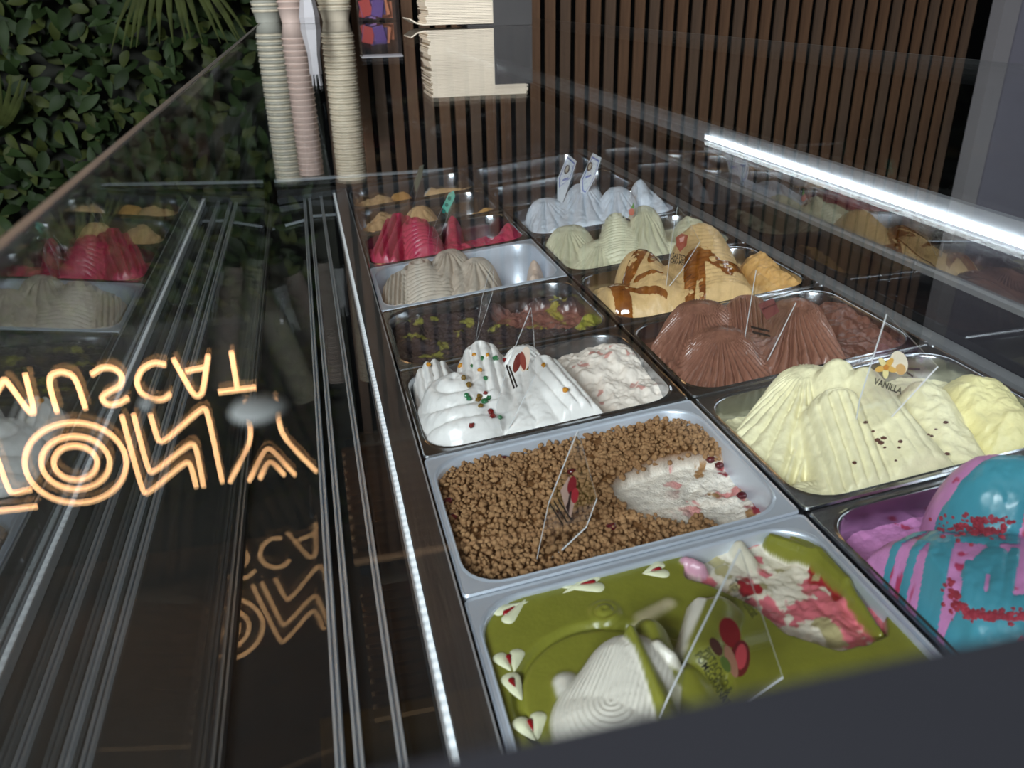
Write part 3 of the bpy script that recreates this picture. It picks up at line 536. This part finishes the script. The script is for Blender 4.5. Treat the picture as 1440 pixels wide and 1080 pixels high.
g.lobe((800, 325), (790, 350), 0.055, 0.06, 0.03, -0.005, Z=0.02, foot=-0.032, ridge='fan', n=40, amp=0.008).lobe((845, 345), (842, 372), 0.055, 0.06, 0.02, -0.015, Z=0.01, foot=-0.032, ridge='fan', n=44, amp=0.006).lobe((866, 312), (872, 330), 0.04, 0.05, 0.055, 0.02, Z=0.04, foot=-0.032, ridge='ring', n=10, amp=0.007).lobe((905, 306), (905, 345), 0.045, 0.06, 0.055, 0.0, Z=0.03, foot=-0.032, ridge='fan', n=40, amp=0.007).lobe((975, 315), (1000, 330), 0.05, 0.045, 0.012, 0.0, Z=0.0, foot=-0.032, nz=0.008, nzs=50).lobe((940, 345), (985, 345), 0.05, 0.05, 0.0, -0.01, Z=0.0, foot=-0.032, nz=0.004, ridge='long', n=8, amp=0.004)
g.build('pale_green_gelato', 'pale green gelato in fluted ridges beside the caramel', M_gel)
CAR = S(216, 180, 126)
g5 = g = Gel(T_(1, 5, 'd', 'caramel gelato under syrup'), -0.032, seed=25, col=CAR, nx=220, ny=160, k=0.004)
g.lobe((870, 412), (1010, 405), 0.055, 0.05, 0.022, 0.0, Z=0.01, foot=-0.032, pw=0.45, nz=0.002).lobe((900, 362), (925, 385), 0.05, 0.05, 0.052, 0.03, Z=0.04, foot=-0.032, pw=0.45, nz=0.003).lobe((985, 342), (1010, 375), 0.062, 0.068, 0.085, 0.03, Z=0.05, foot=-0.032, pw=0.5, ridge='ring', n=14, amp=0.0018).lobe((950, 380), (975, 400), 0.05, 0.055, 0.030, 0.012, Z=0.02, foot=-0.032, nz=0.003).lobe((1070, 365), (1110, 385), 0.04, 0.04, 0.012, -0.012, Z=0.0, foot=-0.032, nz=0.009, nzs=55, col=S(206, 160, 96))
g.build('caramel_gelato', 'smooth caramel gelato mounds streaked with brown syrup', M_gel)
sy = np.maximum.reduce([g.drip((870, 400), (885, 445), 0.020, 0.008, 0.02), g.drip((868, 396), (935, 402), 0.012, 0.006, 0.03), g.drip((885, 368), (905, 352), 0.016, 0.012, 0.05), g.drip((925, 350), (915, 362), 0.014, 0.007, 0.05), g.drip((985, 335), (1025, 345), 0.014, 0.008, 0.08), g.drip((972, 352), (968, 395), 0.014, 0.008, 0.06), g.drip((985, 350), (990, 395), 0.008, 0.006, 0.06), g.drip((1020, 405), (1060, 392), 0.014, 0.010, 0.0), g.drip((895, 378), (930, 374), 0.007, 0.004, 0.045)])
sy = sy*(0.6+fbm(g.X*60, g.Y*60, 77)*1.2 > 0.35); g.coat('caramel_syrup', sy, 0.0022, M_cara, 'glossy brown caramel syrup')
CH = S(134, 92, 76)
g = Gel(T_(1, 6, 'd', 'milk chocolate gelato'), -0.032, seed=26, col=CH, nx=230, ny=170, k=0.004)
g.lobe((985, 440), (965, 480), 0.065, 0.075, 0.045, 0.0, Z=0.03, foot=-0.032, ridge='fan', n=46, amp=0.009).lobe((1015, 478), (1015, 530), 0.06, 0.085, 0.035, -0.012, Z=0.02, foot=-0.032, ridge='fan', n=48, amp=0.010).lobe((1050, 430), (1055, 460), 0.05, 0.05, 0.042, 0.02, Z=0.03, foot=-0.032, ridge='long', n=14, amp=0.006).lobe((1118, 440), (1130, 495), 0.055, 0.080, 0.05, -0.005, Z=0.03, foot=-0.032, ridge='fan', n=46, amp=0.009)
g.lobe((1190, 430), (1240, 455), 0.06, 0.05, -0.004, -0.012, Z=0.0, foot=-0.032, nz=0.008, nzs=60, col=S(108, 70, 58)).lobe((1185, 475), (1220, 470), 0.05, 0.05, -0.014, -0.02, Z=0.0, foot=-0.032, nz=0.006, nzs=60, col=S(108, 70, 58))
g.build('chocolate_gelato', 'milk chocolate gelato swept into fans of fine ridges', M_gelw)
VA, VA2 = S(246, 238, 196), S(240, 224, 138)
g7r = g = Gel(T_(1, 7, 'd', 'vanilla gelato'), -0.034, seed=27, col=VA, nx=240, ny=175, k=0.0022)
g.lobe((1135, 540), (1065, 610), 0.060, 0.060, 0.042, -0.005, Z=0.02, foot=-0.05, ridge='fan', n=36, amp=0.007, col=VA).lobe((1110, 600), (1085, 655), 0.05, 0.05, 0.005, -0.02, Z=0.0, foot=-0.05, ridge='long', n=9, amp=0.009, col=VA).lobe((1178, 520), (1200, 545), 0.042, 0.045, 0.062, 0.035, Z=0.05, foot=-0.05, pw=0.5, col=VA, ridge='long', n=4, amp=0.002).lobe((1180, 575), (1225, 650), 0.052, 0.055, 0.052, 0.006, Z=0.03, foot=-0.05, ridge='long', n=9, amp=0.004, col=VA)
g.lobe((1215, 540), (1310, 625), 0.042, 0.058, 0.060, 0.012, Z=0.04, foot=-0.05, ridge='long', n=7, amp=0.0025, col=VA).lobe((1150, 680), (1250, 690), 0.045, 0.05, -0.008, -0.012, Z=0.0, foot=-0.05, ridge='fan', n=20, amp=0.004, col=VA)
g.lobe((1300, 560), (1350, 620), 0.045, 0.045, 0.028, -0.004, Z=0.01, foot=-0.05, nz=0.005, nzs=55, col=VA).lobe((1375, 555), (1420, 585), 0.055, 0.05, 0.018, 0.004, Z=0.0, foot=-0.05, nz=0.009, nzs=45, col=S(240, 230, 170))
g.build('vanilla_gelato', 'creamy yellow vanilla gelato in broad smooth lobes', M_gel)
M_choc = mat('chocolate_chip', S(92, 52, 44), 0.4, noise=0.2, nscale=80)
for (zx, zy) in ((710, 375), (745, 415), (765, 455), (800, 490), (795, 450), (870, 465), (865, 490), (1080, 375), (1000, 430), (660, 565), (1035, 405), (850, 550), (1085, 520), (780, 470), (1015, 437)):
    p = g.hit(1000+zx/3.27, 480+zy/3.27); s_ = rng.uniform(0.0016, 0.0038)
    o = MB().blob((0, 0, 0), s_*1.3, s_, s_*0.7, int(zx), 0.25, 1).build('chocolate_chip', M_choc, None); o.location = g.world((p[0], p[1], p[2]+s_*0.3)); tag(o, 'tiny brown chocolate chip on the vanilla gelato', 'chocolate chip', 'chocolate chips on the vanilla gelato')
PK = S(236, 158, 218)
g8r = g = Gel(T_(1, 8, 'd', 'pink bubblegum gelato'), -0.032, seed=28, col=PK, nx=250, ny=180, k=0.004)
g.lobe((1345, 790), (1460, 810), 0.085, 0.10, 0.050, 0.055, Z=0.04, foot=-0.04, pw=0.5, col=PK).lobe((1405, 680), (1500, 690), 0.060, 0.065, 0.085, 0.085, Z=0.06, foot=-0.04, pw=0.45, col=PK).lobe((1360, 905), (1480, 905), 0.05, 0.05, 0.006, 0.006, Z=0.0, foot=-0.04, pw=0.5, col=PK)
g.noise(0.0012, 50); g.blot(0.72, 90, S(206, 70, 110), 107)
g.build('pink_gelato', 'tall pink gelato mound dripping with blue syrup', M_gel, cap=(-0.012, 1.5, 0.75))
D = g.drip
sy = np.maximum.reduce([D((1345, 672), (1440, 655), 0.018, 0.026, 0.085), D((1365, 690), (1375, 715), 0.012, 0.006, 0.075), D((1405, 690), (1402, 735), 0.012, 0.006, 0.075), D((1335, 680), (1325, 700), 0.008, 0.005, 0.07), D((1430, 680), (1432, 730), 0.011, 0.006, 0.075), D((1305, 728), (1232, 772), 0.007, 0.004, 0.045), D((1318, 742), (1245, 812), 0.007, 0.004, 0.045), D((1318, 762), (1287, 850), 0.006, 0.004, 0.045), D((1328, 765), (1312, 865), 0.009, 0.004, 0.045), D((1310, 745), (1400, 752), 0.008, 0.010, 0.055), D((1368, 800), (1402, 772), 0.009, 0.009, 0.055), D((1362, 800), (1355, 872), 0.005, 0.0035, 0.045), D((1378, 810), (1372, 876), 0.005, 0.0035, 0.045), D((1402, 795), (1394, 872), 0.006, 0.004, 0.045), D((1425, 785), (1412, 866), 0.005, 0.0035, 0.045), D((1345, 905), (1440, 908), 0.016, 0.015, 0.008), D((1325, 930), (1400, 935), 0.014, 0.015, 0.004)])
g.coat('blue_syrup', sy, 0.0028, M_blue, 'turquoise blue syrup')
M_rcr = mat('raspberry_crumb', S(190, 66, 84), 0.7, noise=0.3, nscale=90)
mb = MB(); r = random.Random(5)
for (cx, cy, wx, wy, nn) in ((1375, 742, 42, 14, 190), (1395, 868, 60, 8, 170), (1345, 860, 22, 5, 50)):
    for _ in range(nn):
        p = g.hit(cx+r.gauss(0, 0.55)*wx, cy+r.gauss(0, 0.55)*wy); s_ = r.uniform(0.0014, 0.0032); mb.blob((p[0], p[1], p[2]+s_*0.6), s_, s_, s_*0.8, r.randrange(999), 0.25, 1)
tag(mb.build('red_crumbs', M_rcr, g.obj), 'red freeze-dried berry crumbs', kind='stuff')

# candied fruit on the white gelato
FR = {'orange': (mat('candied_orange', S(206, 138, 30), 0.25, coat=0.3, noise=0.2, nscale=60), 'amber'), 'green': (mat('candied_green', S(30, 110, 62), 0.25, coat=0.3, noise=0.2, nscale=60), 'green'), 'olive': (mat('candied_olive', S(122, 92, 30), 0.25, coat=0.3, noise=0.2, nscale=60), 'olive brown'), 'red': (mat('candied_cherry', S(120, 26, 26), 0.2, coat=0.3, noise=0.2, nscale=60), 'dark red')}
FP = {'orange': ((435, 138), (463, 210), (770, 188), (875, 308), (370, 190), (500, 140), (215, 185)), 'green': ((475, 155), (540, 155), (425, 190), (488, 252), (400, 335), (410, 355), (485, 365), (770, 95), (560, 440), (505, 345)), 'olive': ((385, 250), (410, 285), (460, 335), (465, 385), (690, 205), (455, 355)), 'red': ((330, 190), (585, 165), (490, 325), (525, 435), (425, 492), (800, 125), (785, 110), (515, 415))}
for c_, pts in FP.items():
    for (zx, zy) in pts:
        p = g6.hit(540+zx/3.43, 460+zy/3.43); s_ = rng.uniform(0.003, 0.0048); mb = MB(); mb.blob((0, 0, 0), s_, s_*0.85, s_*0.8, zx, 0.3, 2)
        o = mb.build('candied_fruit', FR[c_][0], None, False); o.location = g6.world((p[0], p[1], p[2]+s_*0.45)); o.rotation_euler = (rng.uniform(-.5, .5), rng.uniform(-.5, .5), rng.uniform(0, 3))
        tag(o, FR[c_][1]+' cube of candied fruit on the white gelato', 'candied fruit', FR[c_][1]+' candied fruit on the white gelato')

# ------------------------------------------------------------------ flavour cards
M_ink = mat('black_print', (0.008, 0.008, 0.008), 0.5); M_white_p = mat('white_print', (0.78, 0.8, 0.84), 0.5); M_blue_p = mat('blue_print', S(120, 130, 190), 0.5)
M_teal = mat('teal_card', S(110, 205, 185), 0.4, noise=0.1, nscale=60)
PM = {}
def pmat(r_, g_, b_):
    k_ = (r_, g_, b_)
    if k_ not in PM: PM[k_] = mat('print_%d_%d_%d' % k_, S(*k_), 0.5)
    return PM[k_]
def plant(p):                                 # lower a card's tip until it stands in the gelato below it
    X, Z = p.x*CA+p.z*SA, -p.x*SA+p.z*CA; h_ = [q for q in (e.under(X, p.y) for e in GELS) if q is not None]
    drop = Z-h_[0]+0.008 if h_ else max(Z-0.0005, 0.0); return p+Vector((0, 0, -max(drop, 0.0)))
def card(name, label, px, Y, lean=0.0, m_=None, thick=0.0022):
    """an upright acrylic plate with the given corners in the plane y = Y (leaning by shear in y)"""
    P = [on_y(u, v, Y) for u, v in px]; k_ = min(range(len(P)), key=lambda i: P[i].z); P[k_] = plant(P[k_]); base = P[k_].copy()
    t = empty(name, base); tag(t, label, 'flavour card')
    t['Y'] = Y; n = len(P); V = [p-base for p in P]+[p-base+Vector((0, thick, 0)) for p in P]
    F = [tuple(range(n)), tuple(range(n, 2*n))[::-1]]+[(i, (i+1) % n, n+(i+1) % n, n+i) for i in range(n)]
    mesh_obj('plate', V, F, None, t, mats=[m_ or M_acryl, M_acryl_edge], fmat=[0, 0]+[1]*n)
    return t
def on_card(t, u, v): return on_y(u, v, t['Y'])-t.location+Vector((0, -0.0006, 0))
def flat(t, name, px, m_, lift=0.0):
    P = [on_card(t, *p)+Vector((0, -lift, 0)) for p in px]; n = len(P); V = P+[p+Vector((0, 0.0004, 0)) for p in P]
    F = [tuple(range(n)), tuple(range(n, 2*n))[::-1]]+[(i, (i+1) % n, n+(i+1) % n, n+i) for i in range(n)]
    return mesh_obj(name, V, F, m_, t)
def disc(t, name, c, rx, ry, m_, rot=0.0, lift=0.0, n=18): 
    a = math.radians(rot); return flat(t, name, [(c[0]+rx*math.cos(q)*math.cos(a)-ry*math.sin(q)*math.sin(a), c[1]+rx*math.cos(q)*math.sin(a)+ry*math.sin(q)*math.cos(a)) for q in [2*math.pi*i/n for i in range(n)]], m_, lift)
def text(t, name, s, o_, x_, y_, m_=None, bold=0.0):
    """lettering whose baseline runs from pixel o_ to pixel x_, and whose cap height reaches pixel y_"""
    cu = bpy.data.curves.new(name, 'FONT'); cu.body = s; cu.offset = bold; cu.resolution_u = 2; tmp = bpy.data.objects.new(name, cu); COL.objects.link(tmp)
    bpy.context.view_layer.update(); me = bpy.data.meshes.new_from_object(tmp.evaluated_get(bpy.context.evaluated_depsgraph_get())); bpy.data.objects.remove(tmp)
    xs = [v.co.x for v in me.vertices]; ys = [v.co.y for v in me.vertices]; x0, x1, y1 = min(xs), max(xs), max(ys)
    O, X, Yv = on_card(t, *o_), on_card(t, *x_), on_card(t, *y_)
    for v in me.vertices: a, b_ = (v.co.x-x0)/(x1-x0), v.co.y/y1; v.co = O+(X-O)*a+(Yv-O)*b_+Vector((0, -0.0004, 0))
    me.materials.append(m_ or M_ink); o = bpy.data.objects.new(name, me); COL.objects.link(o); o.parent = t; return o
# pistachio and pomegranate
t = card('flavour_card', 'clear card reading PISTACHIO & POMEGRANATE stuck in the green gelato', [(1042, 773), (1102, 954), (975, 1040), (928, 1010), (945, 972)], on_pan(950, 985, 0.03)[1])
text(t, 'lettering', 'PISTACHIO &', (987, 916), (1022, 976), (996, 908), bold=0.004); text(t, 'lettering', 'POMEGRANATE', (976, 921), (1022, 998), (985, 913), bold=0.004)
text(t, 'lettering', 'Tony Muscat', (1022, 820), (1057, 868), (1034, 812))
disc(t, 'pomegranate', (1026, 889), 14, 22, pmat(120, 14, 26), -20); disc(t, 'pomegranate_half', (1040, 925), 14, 26, pmat(96, 14, 24), 5, 0.0003); disc(t, 'seeds', (1041, 922), 8, 18, pmat(176, 60, 70), 5, 0.0006); disc(t, 'pistachio_shell', (1027, 928), 7, 24, pmat(150, 104, 84), -18, 0.0009); disc(t, 'pistachio_shell', (1006, 908), 7, 14, pmat(70, 34, 32), -30, 0.0006); disc(t, 'pistachio_nut', (1019, 932), 6, 12, pmat(78, 96, 40), -25, 0.0012)
# vanilla
t = card('flavour_card', 'clear diamond card reading VANILLA with a vanilla flower', [(1248, 442), (1320, 516), (1235, 607), (1205, 590), (1210, 562)], on_pan(1225, 600, 0.03)[1])
text(t, 'lettering', 'VANILLA', (1227, 539), (1266, 554), (1230, 530), bold=0.02)
disc(t, 'scoop', (1264, 510), 12, 17, pmat(236, 224, 198), -15); disc(t, 'scoop_print', (1266, 519), 7, 8, pmat(212, 168, 104), -15, 0.0003)
for a in range(5): q = math.radians(72*a+20); disc(t, 'petal', (1245+8*math.cos(q), 516+8*math.sin(q)), 8, 4, pmat(240, 226, 160) if a % 2 else pmat(226, 178, 84), 72*a+20, 0.0006)
disc(t, 'flower_centre', (1245, 516), 3.5, 4, pmat(206, 134, 36), 0, 0.0009)
for (a, b_) in (((1276, 518), (1293, 519)), ((1274, 523), (1283, 529)), ((1229, 519), (1238, 517))): flat(t, 'vanilla_pod', [(a[0], a[1]-1.5), (b_[0], b_[1]-1.5), (b_[0], b_[1]+1.5), (a[0], a[1]+1.5)], pmat(52, 34, 40), 0.0003)
# salted caramel
t = card('flavour_card', 'clear card reading SALTED CARAMEL stuck in the caramel gelato', [(953, 291), (966, 306), (985, 340), (958, 382), (938, 386), (944, 345)], on_pan(945, 380, 0.05)[1])
text(t, 'lettering', 'SALTED', (945, 362), (963, 366), (946, 355), bold=0.02); text(t, 'lettering', 'CARAMEL', (942, 369), (962, 373), (943, 362), bold=0.02)
flat(t, 'caramel_picture', [(950, 334), (958, 328), (967, 331), (965, 345), (956, 354), (951, 346)], pmat(150, 70, 52)); flat(t, 'caramel_print', [(955, 335), (962, 332), (961, 339), (956, 341)], pmat(206, 150, 140), 0.0004)
# milk chocolate
t = card('flavour_card', 'clear card with a chocolate square stuck in the chocolate gelato', [(1064, 380), (1078, 392), (1120, 426), (1078, 492), (1056, 482), (1048, 474)], on_pan(1060, 485, 0.03)[1])
flat(t, 'chocolate_square', [(1066, 428), (1087, 419), (1096, 438), (1078, 450)], pmat(112, 60, 58)); flat(t, 'square_groove', [(1071, 434), (1090, 426), (1091, 428), (1072, 436)], pmat(76, 36, 36), 0.0003)
for k_ in range(2): flat(t, 'print_line', [(1056+k_*2, 458+k_*7), (1082+k_, 464+k_*7), (1082+k_, 467+k_*7), (1056+k_*2, 461+k_*7)], M_ink)
# crumble
t = card('flavour_card', 'clear card with a red berry picture stuck in the crumble', [(813, 606), (840, 702), (825, 742), (790, 775), (752, 782), (772, 708)], on_pan(770, 772, 0.0)[1])
flat(t, 'biscuit_picture', [(788, 690), (800, 670), (812, 690), (802, 728), (795, 715)], pmat(170, 140, 128)); disc(t, 'berry', (804, 682), 6, 13, pmat(120, 20, 34), 12, 0.0004); disc(t, 'berry', (808, 696), 5, 11, pmat(150, 30, 44), 8, 0.0006); flat(t, 'stem', [(798, 706), (801, 690), (803, 691), (799, 722), (795, 712)], pmat(40, 24, 26), 0.0008)
for k_ in range(3): flat(t, 'print_line', [(774+k_*5.5, 708-k_*4), (793+k_*5.5, 738-k_*4), (791.5+k_*5.5, 739.5-k_*4), (772.5+k_*5.5, 709.5-k_*4)], M_ink)
# white gelato
t = card('flavour_card', 'clear card with a red fruit picture stuck in the white gelato', [(747, 433), (751, 470), (753, 528), (708, 578), (698, 572), (716, 510)], on_pan(705, 575, 0.03)[1])
disc(t, 'fruit_half', (738, 505), 7, 18, pmat(226, 206, 188), 10); disc(t, 'fruit', (727, 510), 5, 14, pmat(112, 40, 34), 15, 0.0004); disc(t, 'fruit', (735, 507), 4, 13, pmat(138, 56, 44), -8, 0.0006)
for k_ in range(2): flat(t, 'print_line', [(713+k_*4, 512+k_*2), (724+k_*4, 545-k_*2), (722+k_*4, 547-k_*2), (711+k_*4, 514+k_*2)], M_ink)
# narrow cards seen at a slant
for (lb, px, q, hd) in (('narrow clear card standing between chocolate shards and white gelato', [(690, 376), (694, 380), (693, 412), (668, 488), (658, 490), (678, 420)], (662, 490), None), ('teal headed flavour card behind the raspberry gelato', [(631, 272), (638, 268), (640, 276), (620, 330), (606, 338), (612, 315)], (610, 335), 'teal'), ('narrow grey green card standing in the apricot gelato', [(590, 234), (596, 232), (594, 246), (578, 300), (568, 304), (574, 284)], (572, 302), 'grey'), ('bent clear card leaning on the raspberry gelato', [(606, 304), (616, 334), (612, 366), (606, 368), (602, 340)], (606, 378), None)):
    t = card('flavour_card', lb, px, on_pan(*q, 0.02)[1])
    if hd: flat(t, 'card_head', px[:3]+[((px[2][0]*0.45+px[3][0]*0.55), (px[2][1]*0.55+px[3][1]*0.45)), ((px[0][0]*0.5+px[5][0]*0.5), (px[0][1]*0.55+px[5][1]*0.45))], M_teal if hd == 'teal' else pmat(104, 112, 96))
    if hd == 'teal':
        for k_ in range(3): disc(t, 'print_mark', (632-4*k_, 279+9*k_), 2.5, 3, pmat(30, 120, 110), 0, 0.0004)
# two upright cards behind the icy white gelato
for (lb, px, q, em) in (('white framed card with a dark emblem behind the icy white gelato', [(799, 217), (811, 227), (803, 252), (784, 267), (784, 252)], (785, 268), (797, 238)), ('white framed card with a pale shell emblem in the icy white gelato', [(834, 215), (846, 222), (836, 252), (822, 275), (817, 272), (816, 254)], (820, 276), (829, 234))):
    t = card('flavour_card', lb, px, on_pan(*q, 0.03)[1], m_=M_white_p, thick=0.002)
    cx = sum(p[0] for p in px)/len(px); cy = sum(p[1] for p in px)/len(px)
    flat(t, 'card_frame', [(cx+(p[0]-cx)*0.82, cy+(p[1]-cy)*0.86) for p in px], M_blue_p); flat(t, 'card_panel', [(cx+(p[0]-cx)*0.72, cy+(p[1]-cy)*0.78) for p in px], M_white_p, 0.0004)
    disc(t, 'emblem', em, 3.6, 7, pmat(74, 62, 60), 20, 0.0008); disc(t, 'emblem_centre', em, 1.8, 4.5, pmat(190, 176, 150), 20, 0.0012)
    flat(t, 'print_line', [(em[0]-6, em[1]+14), (em[0]+2, em[1]+11), (em[0]+2, em[1]+14), (em[0]-6, em[1]+17)], M_blue_p, 0.0008)
for (lb, px, q) in (('small clear card with a red and green fruit in the pale green gelato', [(893, 258), (897, 264), (896, 300), (880, 312), (876, 305)], (880, 310)),):
    t = card('flavour_card', lb, px, on_pan(*q, 0.04)[1]); disc(t, 'fruit', (888, 298), 4, 5, pmat(206, 110, 96)); flat(t, 'leaf_print', [(887, 293), (891, 284), (892, 293)], pmat(90, 150, 60), 0.0003); flat(t, 'print_line', [(874, 304), (886, 308), (886, 311), (874, 307)], M_ink, 0.0003)

# ------------------------------------------------------------------ on the glass top: cups, dispenser, packets, napkins
M_cup1 = mat('cream_paper_cup', S(224, 212, 188), 0.55, noise=0.08, nscale=20); M_cup2 = mat('sage_paper_cup', S(168, 168, 156), 0.55, noise=0.08, nscale=20); M_cup3 = mat('pink_paper_cup', S(206, 184, 172), 0.55, noise=0.08, nscale=20)
M_band = mat('cup_gold_band', S(212, 202, 178), 0.5, noise=0.2, nscale=40)
M_frost = mat('frosted_plastic', S(190, 188, 190), 0.35, 0, 0.5, noise=0.08, nscale=10)
def cup_stack(name, x, y, n, R, m_, label, group, band):
    prof = [(R*0.80, 0.0), (R*0.97, 0.046), (R*1.03, 0.047), (R*1.04, 0.050), (R*1.02, 0.0525), (R*0.96, 0.051), (R*0.79, 0.003), (0.0, 0.003)]
    proto = None
    for i in range(n):
        if proto is None:
            o = empty(name); MB().lathe(prof, 28).build('cup_wall', m_, o, True)
            if band: MB().lathe([(R*0.955, 0.036), (R*0.978, 0.036), (R*1.0, 0.045), (R*0.97, 0.045)], 28).build('printed_band', M_band, o, True)
            proto = o
        else: o = copy_tree(proto)
        o.location = (x, y, GZ+0.0005+i*0.0215); o.rotation_euler = (0, 0, i*0.7); tag(o, label, 'paper cup', group)
ck = 1.0
cup_stack('paper_cup', -0.185, 1.06, 26, 0.056, M_cup2, 'sage paper cup in the stack beside the foliage wall', 'stack of sage paper cups', True)
cup_stack('paper_cup', 0.065, 0.98, 26, 0.061, M_cup1, 'cream paper cup in the stack between dispenser and packet box', 'stack of cream paper cups', True)
cup_stack('paper_cup', -0.095, 0.90, 24, 0.048, M_cup3, 'pink paper cup in the stack before the spoon holder', 'stack of pink paper cups', False)
t = tag(empty('spoon_holder', (-0.035, 0.80, GZ+0.0005)), 'frosted plastic spoon holder between the cup stacks', 'spoon holder')
MB().lathe([(0.0, 0.0), (0.034, 0.0), (0.036, 0.02), (0.022, 0.10), (0.022, 0.17), (0.019, 0.17), (0.019, 0.10), (0.03, 0.02), (0.0, 0.004)], 6).build('holder_body', M_frost, t)
for k_ in range(7): a = k_*0.9; MB().tube([(0.008*math.cos(a), 0.008*math.sin(a), 0.03), (0.017*math.cos(a), 0.017*math.sin(a), 0.21)], 0.0028, 6).build('spoon', M_frost, t)
t = tag(empty('packet_box', (0.215, 0.86, GZ+0.0005)), 'clear plastic box of purple and red sachets behind the napkins', 'box')
bx = MB()
for q in ((-0.075, 0.075, -0.05, 0.05, 0, 0.003), (-0.075, -0.072, -0.05, 0.05, 0.003, 0.12), (0.072, 0.075, -0.05, 0.05, 0.003, 0.12), (-0.072, 0.072, -0.05, -0.047, 0.003, 0.12), (-0.072, 0.072, 0.047, 0.05, 0.003, 0.12)): bx.box(*q)
bx.build('box_wall', M_plastic, t); MB().tube([(-0.075, -0.05, 0.12), (0.075, -0.05, 0.12), (0.075, 0.05, 0.12), (-0.075, 0.05, 0.12), (-0.075, -0.05, 0.12)], 0.003, 6).build('box_rim', M_frost, t)
pc = [pmat(96, 66, 140), pmat(188, 70, 60), pmat(70, 50, 110), pmat(206, 130, 90), pmat(150, 110, 170), pmat(60, 44, 60)]
r = random.Random(9)
for k_ in range(16):
    o = MB().box(-0.02, 0.02, -0.002, 0.002, -0.028, 0.028).build('sachet', pc[k_ % 6]); o.location = (0.215+r.uniform(-0.045, 0.045), 0.86-0.036+0.0045*k_, GZ+0.036+r.uniform(0, 0.02)); o.rotation_euler = (r.uniform(-.05, .05), r.uniform(-.3, .3), 0)
    tag(o, ('purple', 'red', 'indigo', 'orange', 'lilac', 'black')[k_ % 6]+' sachet standing in the clear plastic box', 'sachet', 'sachets in the plastic box')
M_nap = mat('cream_napkin', S(228, 214, 192), 0.8, noise=0.06, nscale=30, bump=0.1, bscale=60)
t = tag(empty('napkin_holder', (0.47, 0.13, GZ+0.0005)), 'dark grey napkin holder on the glass top', 'napkin holder')
M_nh = mat('napkin_holder_grey', (0.05, 0.047, 0.046), 0.5, noise=0.1, nscale=10)
MB().box(-0.075, 0.115, -0.09, 0.09, 0, 0.004).build('base_plate', M_nh, t); MB().box(0.0, 0.115, -0.094, -0.09, 0, 0.16).build('side_plate', M_nh, t); MB().box(0.0, 0.115, 0.09, 0.094, 0, 0.16).build('side_plate', M_nh, t); MB().box(0.111, 0.115, -0.09, 0.09, 0.004, 0.16).build('back_plate', M_nh, t)
r = random.Random(4)
for k_ in range(42):
    V = []; nx_ = 18; o_ = r.uniform(-0.006, 0.006); fl = 0.018*(1 if k_ == 0 else 0)
    for i in range(nx_+1):
        u = i/nx_; x = (-0.19+o_+0.29*u) if k_ else (-0.240+0.34*u); bow = 0.006*math.sin(k_*0.25+u*3)*(1-u); lip = (0.016*max(0, 1-u/0.115)**2 if k_ == 0 else 0)+0.0015*math.sin(u*9)*max(0, 1-u/0.4)*(k_/42)
        for y in (-0.082, 0.082): V += [(x, y, lip+bow*0.2), (x, y, lip+bow*0.2+0.0034)]
    F = []
    for i in range(nx_): a = i*4; F += [(a, a+4, a+6, a+2), (a+1, a+3, a+7, a+5), (a, a+1, a+5, a+4), (a+2, a+6, a+7, a+3)]
    F += [(0, 2, 3, 1), (nx_*4, nx_*4+1, nx_*4+3, nx_*4+2)]
    o = mesh_obj('paper_napkin', V, F, M_nap); o.location = (0.47, 0.13, GZ+0.0065+k_*0.0044); tag(o, 'folded cream paper napkin in the holder' if k_ else 'lowest cream paper napkin with its lip curled up off the glass', 'napkin', 'napkins stacked in the holder')
